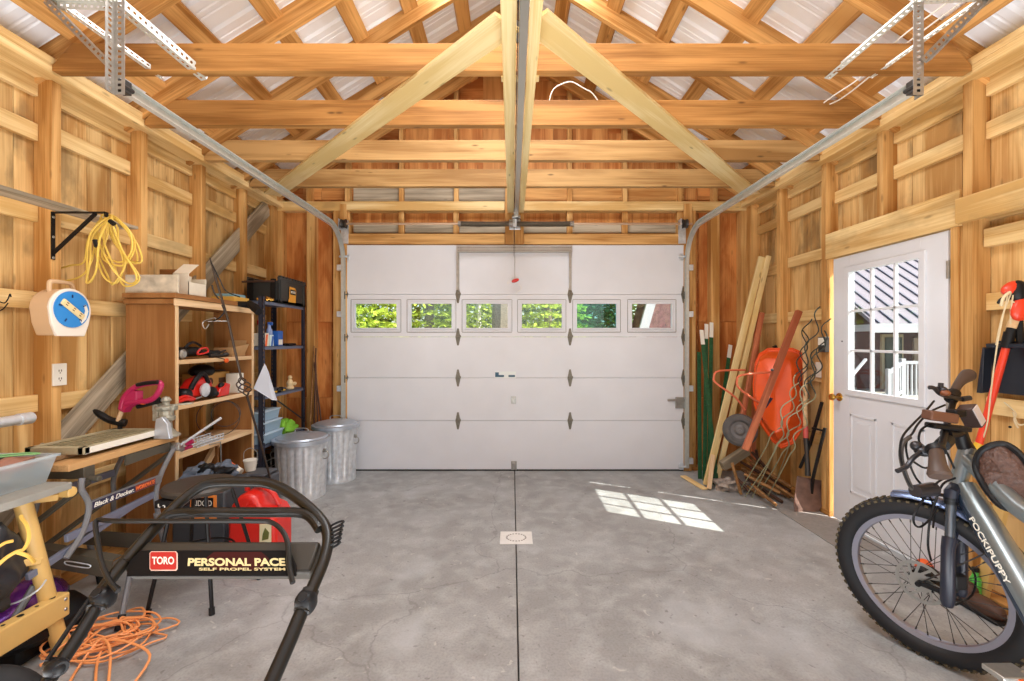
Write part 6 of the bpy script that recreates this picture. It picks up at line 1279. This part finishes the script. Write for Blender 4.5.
MB().tube([HC-n_*.06, HC-n_*.04-u*.26+w_*.27], .003, 6).done('mudguard_stay', DKSTEEL, bk)
# cockpit
GA, GB = P(962, 386, 2.16), P(938, 464, 1.70)
st0 = P(960, 437, 1.97)
MB().tube([P(968, 452, 1.935), P(963, 442, 1.93), P(960, 430, 1.93)], .026, 14, rad=[.03, .026, .022]).tube([P(960, 432, 1.93), P(946, 434, 1.89)], .022, 12).tube([P(947, 440, 1.88), P(942, 445, 1.84)], .026, 14).done('stem', BLACK, bk)
MB().tube(cr([P(955, 395, 2.12), P(951, 410, 2.05), P(947, 424, 1.96), P(944, 436, 1.86), P(941, 448, 1.76)], 4), .0125, 10).done('handlebar', BLACK, bk)
GRIP = plain('brown_grip_rubber', (74, 58, 50), .5)
MB().tube(cr([P(952, 396, 2.12), P(957, 386, 2.15), P(963, 379, 2.18), P(970, 374, 2.2)], 3), .02, 14, rad=[.016, .016, .017, .018, .019, .021, .024, .028, .031, .026]).done('grip', GRIP, bk)
MB().tube(cr([P(936, 449, 1.76), P(937, 458, 1.73), P(938, 467, 1.70), P(940, 477, 1.68)], 3), .022, 14, rad=[.020, .022, .024, .025, .026, .027, .029, .033, .037, .033][:10]).done('grip', GRIP, bk)
MB().tube([P(935, 447, 1.77), P(937, 452, 1.755)], .031, 16).done('grip_collar', BLACK, bk)
MB().tube([P(951, 399, 2.10), P(954, 393, 2.125)], .026, 14).done('grip_collar', BLACK, bk)
# levers
MB().tube(cr([P(932, 449, 1.80), P(922, 452, 1.80), P(913, 458, 1.78), P(906, 467, 1.77), P(897, 471, 1.76)], 4), .009, 8).ball(P(924, 451, 1.81), (.035, .03, .022)).ball(P(916, 446, 1.82), (.02, .02, .02)).done('brake_lever', plain('dark_lever', (58, 58, 62), .3, .5), bk)
MB().tube(cr([P(964, 400, 2.08), P(950, 397, 2.06), P(940, 394, 2.04), P(934, 388, 2.02), P(929, 387.5, 2.02)], 4), .009, 8).tube(cr([P(945, 394, 2.04), P(941, 388, 2.03), P(941, 383, 2.03)]), .010, 8).ball(P(941, 390, 2.04), (.02, .03, .018)).tube([P(962, 399, 2.07), P(970, 398, 2.07)], .012, 8).done('brake_lever', MATS['dark_lever'], bk)
MB().ball(P(945, 393, 2.02), (.02, .02, .014)).done('amber_button', plain('amber_brown', (128, 72, 40), .4), bk)
MB().obox(P(940, 416.5, 1.88), (.115, .05, .040), Matrix.Rotation(R(8), 3, 'Y')).done('display_block', plain('brown_metal', (104, 70, 54), .4, .3), bk, bevel=.006)
MB().obox(P(948, 427, 1.90), (.16, .05, .022), Matrix.Rotation(R(6), 3, 'Y')).obox(P(956, 413, 1.98), (.05, .05, .03)).done('display_mount', BLACK, bk, bevel=.006)
q = Matrix.Rotation(R(-28), 3, 'Y')@Matrix.Rotation(R(25), 3, 'Z'); MB().obox(P(971, 416, 2.0), (.05, .06, .095), q).done('phone_holder', plain('dark_brown_case', (70, 52, 46), .4), bk, bevel=.005); MB().obox(P(970, 415, 2.0)+q@V((-.006, -.033, 0)), (.045, .004, .08), q).done('pale_panel', plain('pale_panel_paint', (200, 190, 188), .4), bk)
# cables
b = MB()
for pts in ([(934,401,2.02),(924,413,1.96),(912,425,1.9),(903,436,1.86),(900,449,1.84),(903,467,1.82),(910,485,1.84),(922,498,1.88),(935,500,1.92)],
            [(908,436,1.86),(906,448,1.86),(909,462,1.86),(916,478,1.87),(926,490,1.9),(934,508,1.93),(933,528,1.93)],
            [(945,405,1.95),(930,412,1.92),(918,424,1.88),(912,434,1.87),(904,440,1.86)],
            [(930,424,1.9),(921,430,1.88),(919,441,1.87),(926,447,1.86),(934,443,1.88)],
            [(951,476,1.88),(938,482,1.86),(926,496,1.86),(915,512,1.86),(914,523,1.87),(920,527,1.88),(930,519,1.9),(938,506,1.92)],
            [(955,478,1.90),(943,484,1.88),(936,500,1.9),(930,520,1.9),(928,545,1.9),(931,560,1.93)],
            [(914,462,1.82),(925,468,1.84),(937,464,1.85)], [(955,470,1.93),(948,455,1.9),(942,445,1.88)],
            [(962,560,1.92),(975,575,1.94),(972,595,1.95),(955,605,1.95)]):
    b.tube(cr([P(*p) for p in pts], 4), .0042, 6)
b.done('cables', BLACK, bk)['kind'] = 'stuff'
MB().tube(cr([P(910, 437, 1.86), P(903, 443, 1.85), P(901, 455, 1.84), P(904, 470, 1.83), P(911, 487, 1.85), P(918, 496, 1.87)], 4), .0085, 8).done('cable_sleeve', plain('loom_rubber', (66, 60, 56), .5), bk)
MB().tube([P(915, 491, 1.84), P(933, 489, 1.88)], .027, 16, rad=[.024, .028]).tube([P(930, 493, 1.90), P(948, 496, 1.95)], .008, 8).done('headlight', plain('headlight_body', (46, 42, 44), .3), bk)
# framed bag on the top tube
rb = cr([P(*p) for p in ((976,466,1.84),(980,453,1.84),(990,446,1.82),(1003,444,1.80),(1015,450,1.77),(1027,463,1.73),(1036,482,1.70),(1034,502,1.69),(1018,509,1.70),(1002,506,1.73),(990,494,1.77),(981,480,1.80))], 4, True)
bg = MB().tube(rb, .013, 10, closed=True).done('bag_rim', BLACK, bk)
cb = sum(rb, V((0,0,0)))/len(rb); vs = [cb+(p-cb)*.98 for p in rb]; K = len(vs); b = MB(); allv = []
nrm_ = (rb[0]-cb).cross(rb[12]-cb).normalized()
if nrm_.y > 0: nrm_ = -nrm_
for sc_, hh in ((.98, 0), (.8, .012), (.6, .018), (.4, .02), (.2, .02), (.02, .02)):
    for p in rb: q = cb+(p-cb)*sc_; allv.append(q+nrm_*(hh+.012*mnoise.noise(V((q.x*14, q.y*14, q.z*60)))))
for sc_ in (.98, .02):
    for p in rb: allv.append(cb+(p-cb)*sc_-nrm_*.07)
L_ = 8; fs = [(k*K+i, k*K+(i+1)%K, (k+1)*K+(i+1)%K, (k+1)*K+i) for k in range(5) for i in range(K)]+[(0*K+i, 6*K+i, 6*K+(i+1)%K, (i+1)%K) for i in range(K)]+[(6*K+i, 7*K+i, 7*K+(i+1)%K, 6*K+(i+1)%K) for i in range(K)]
b.add(allv, fs).done('leather_bag', plain('wrinkled_brown_leather', (84, 58, 48), .4, 0, .3, 60, bump=1.0), bg, smooth=60)

# small things by the wall behind the wheel
t = thing('green_bottle', 'small lime green bottle standing by the right wall behind the bicycle wheel', 'bottle', tuple(PZ(993, 604)))
c = PZ(990, 603); c.x = min(c.x, 2.5)
MB().lathe([(.022, 0), (.024, .005), (.024, .13), (.014, .15), (.014, .17)], (c.x, c.y, .0), (0,0,1), 18).done('bottle_body', plain('lime_plastic', (86, 190, 70), .35), t); MB().lathe([(.016, .17), (.016, .19), (.001, .192)], (c.x, c.y, 0), (0,0,1), 14).done('cap', BLACK, t)
t = thing('work_shoe', 'dark brown work shoe on the floor by the right wall behind the wheel', 'shoe', (2.44, 2.44, 0))
MB().ball((2.44, 2.36, .045), (.045, .11, .045), e=.85).ball((2.44, 2.44, .07), (.04, .05, .06), e=.85).done('upper', BROWN, t); MB().box(2.395, 2.485, 2.25, 2.50, 0, .02).done('sole', BLACK, t, bevel=.01)
t = thing('ball', 'small red and orange ball against the base of the entry door', 'ball', (2.50, 2.78, .045)); MB().ball((2.50, 2.76, .045), (.045, .045, .045)).done('ball_body', ORANGE, t); MB().torus((2.50, 2.76, .045), (0,.4,1), .0445, .004, 24, 6).done('red_band', RED, t)
tag(lumber('yellow_level', (2.535, 2.46, .012), (2.535, 2.30, .86), .03, .055, YELLOWP, None, up=(0,-1,0)), 'yellow spirit level leaning upright against the stud right of the entry door', 'level')

t = thing('ceiling_cable', 'pair of thin white cables crossing the right roof slope to the track hanger', 'cable', tuple(P(880, 65, 2.6)))
MB().tube(cr([P(822, 104, 3.1), P(836, 94, 2.95), P(862, 76, 2.75), P(900, 38, 2.5), P(948, 2, 2.3), P(975, -20, 2.2)]), .0045, 6).done('cable_strand', WPLAST, t)
MB().tube(cr([P(828, 105, 3.1), P(842, 98, 2.95), P(868, 78, 2.75), P(906, 44, 2.5), P(956, 6, 2.3), P(983, -16, 2.2)]), .0045, 6).done('cable_strand', WPLAST, t)
tag(MB().tube(cr([P(549, 102, 3.3), P(553, 90, 3.3), P(562, 84, 3.3), P(572, 82, 3.3), P(583, 88, 3.3), P(592, 93, 3.3), P(598, 101, 3.3)]), .0045, 6).done('loose_cable', WPLAST), 'short white cable arching between the first two ceiling beams right of centre', 'cable')
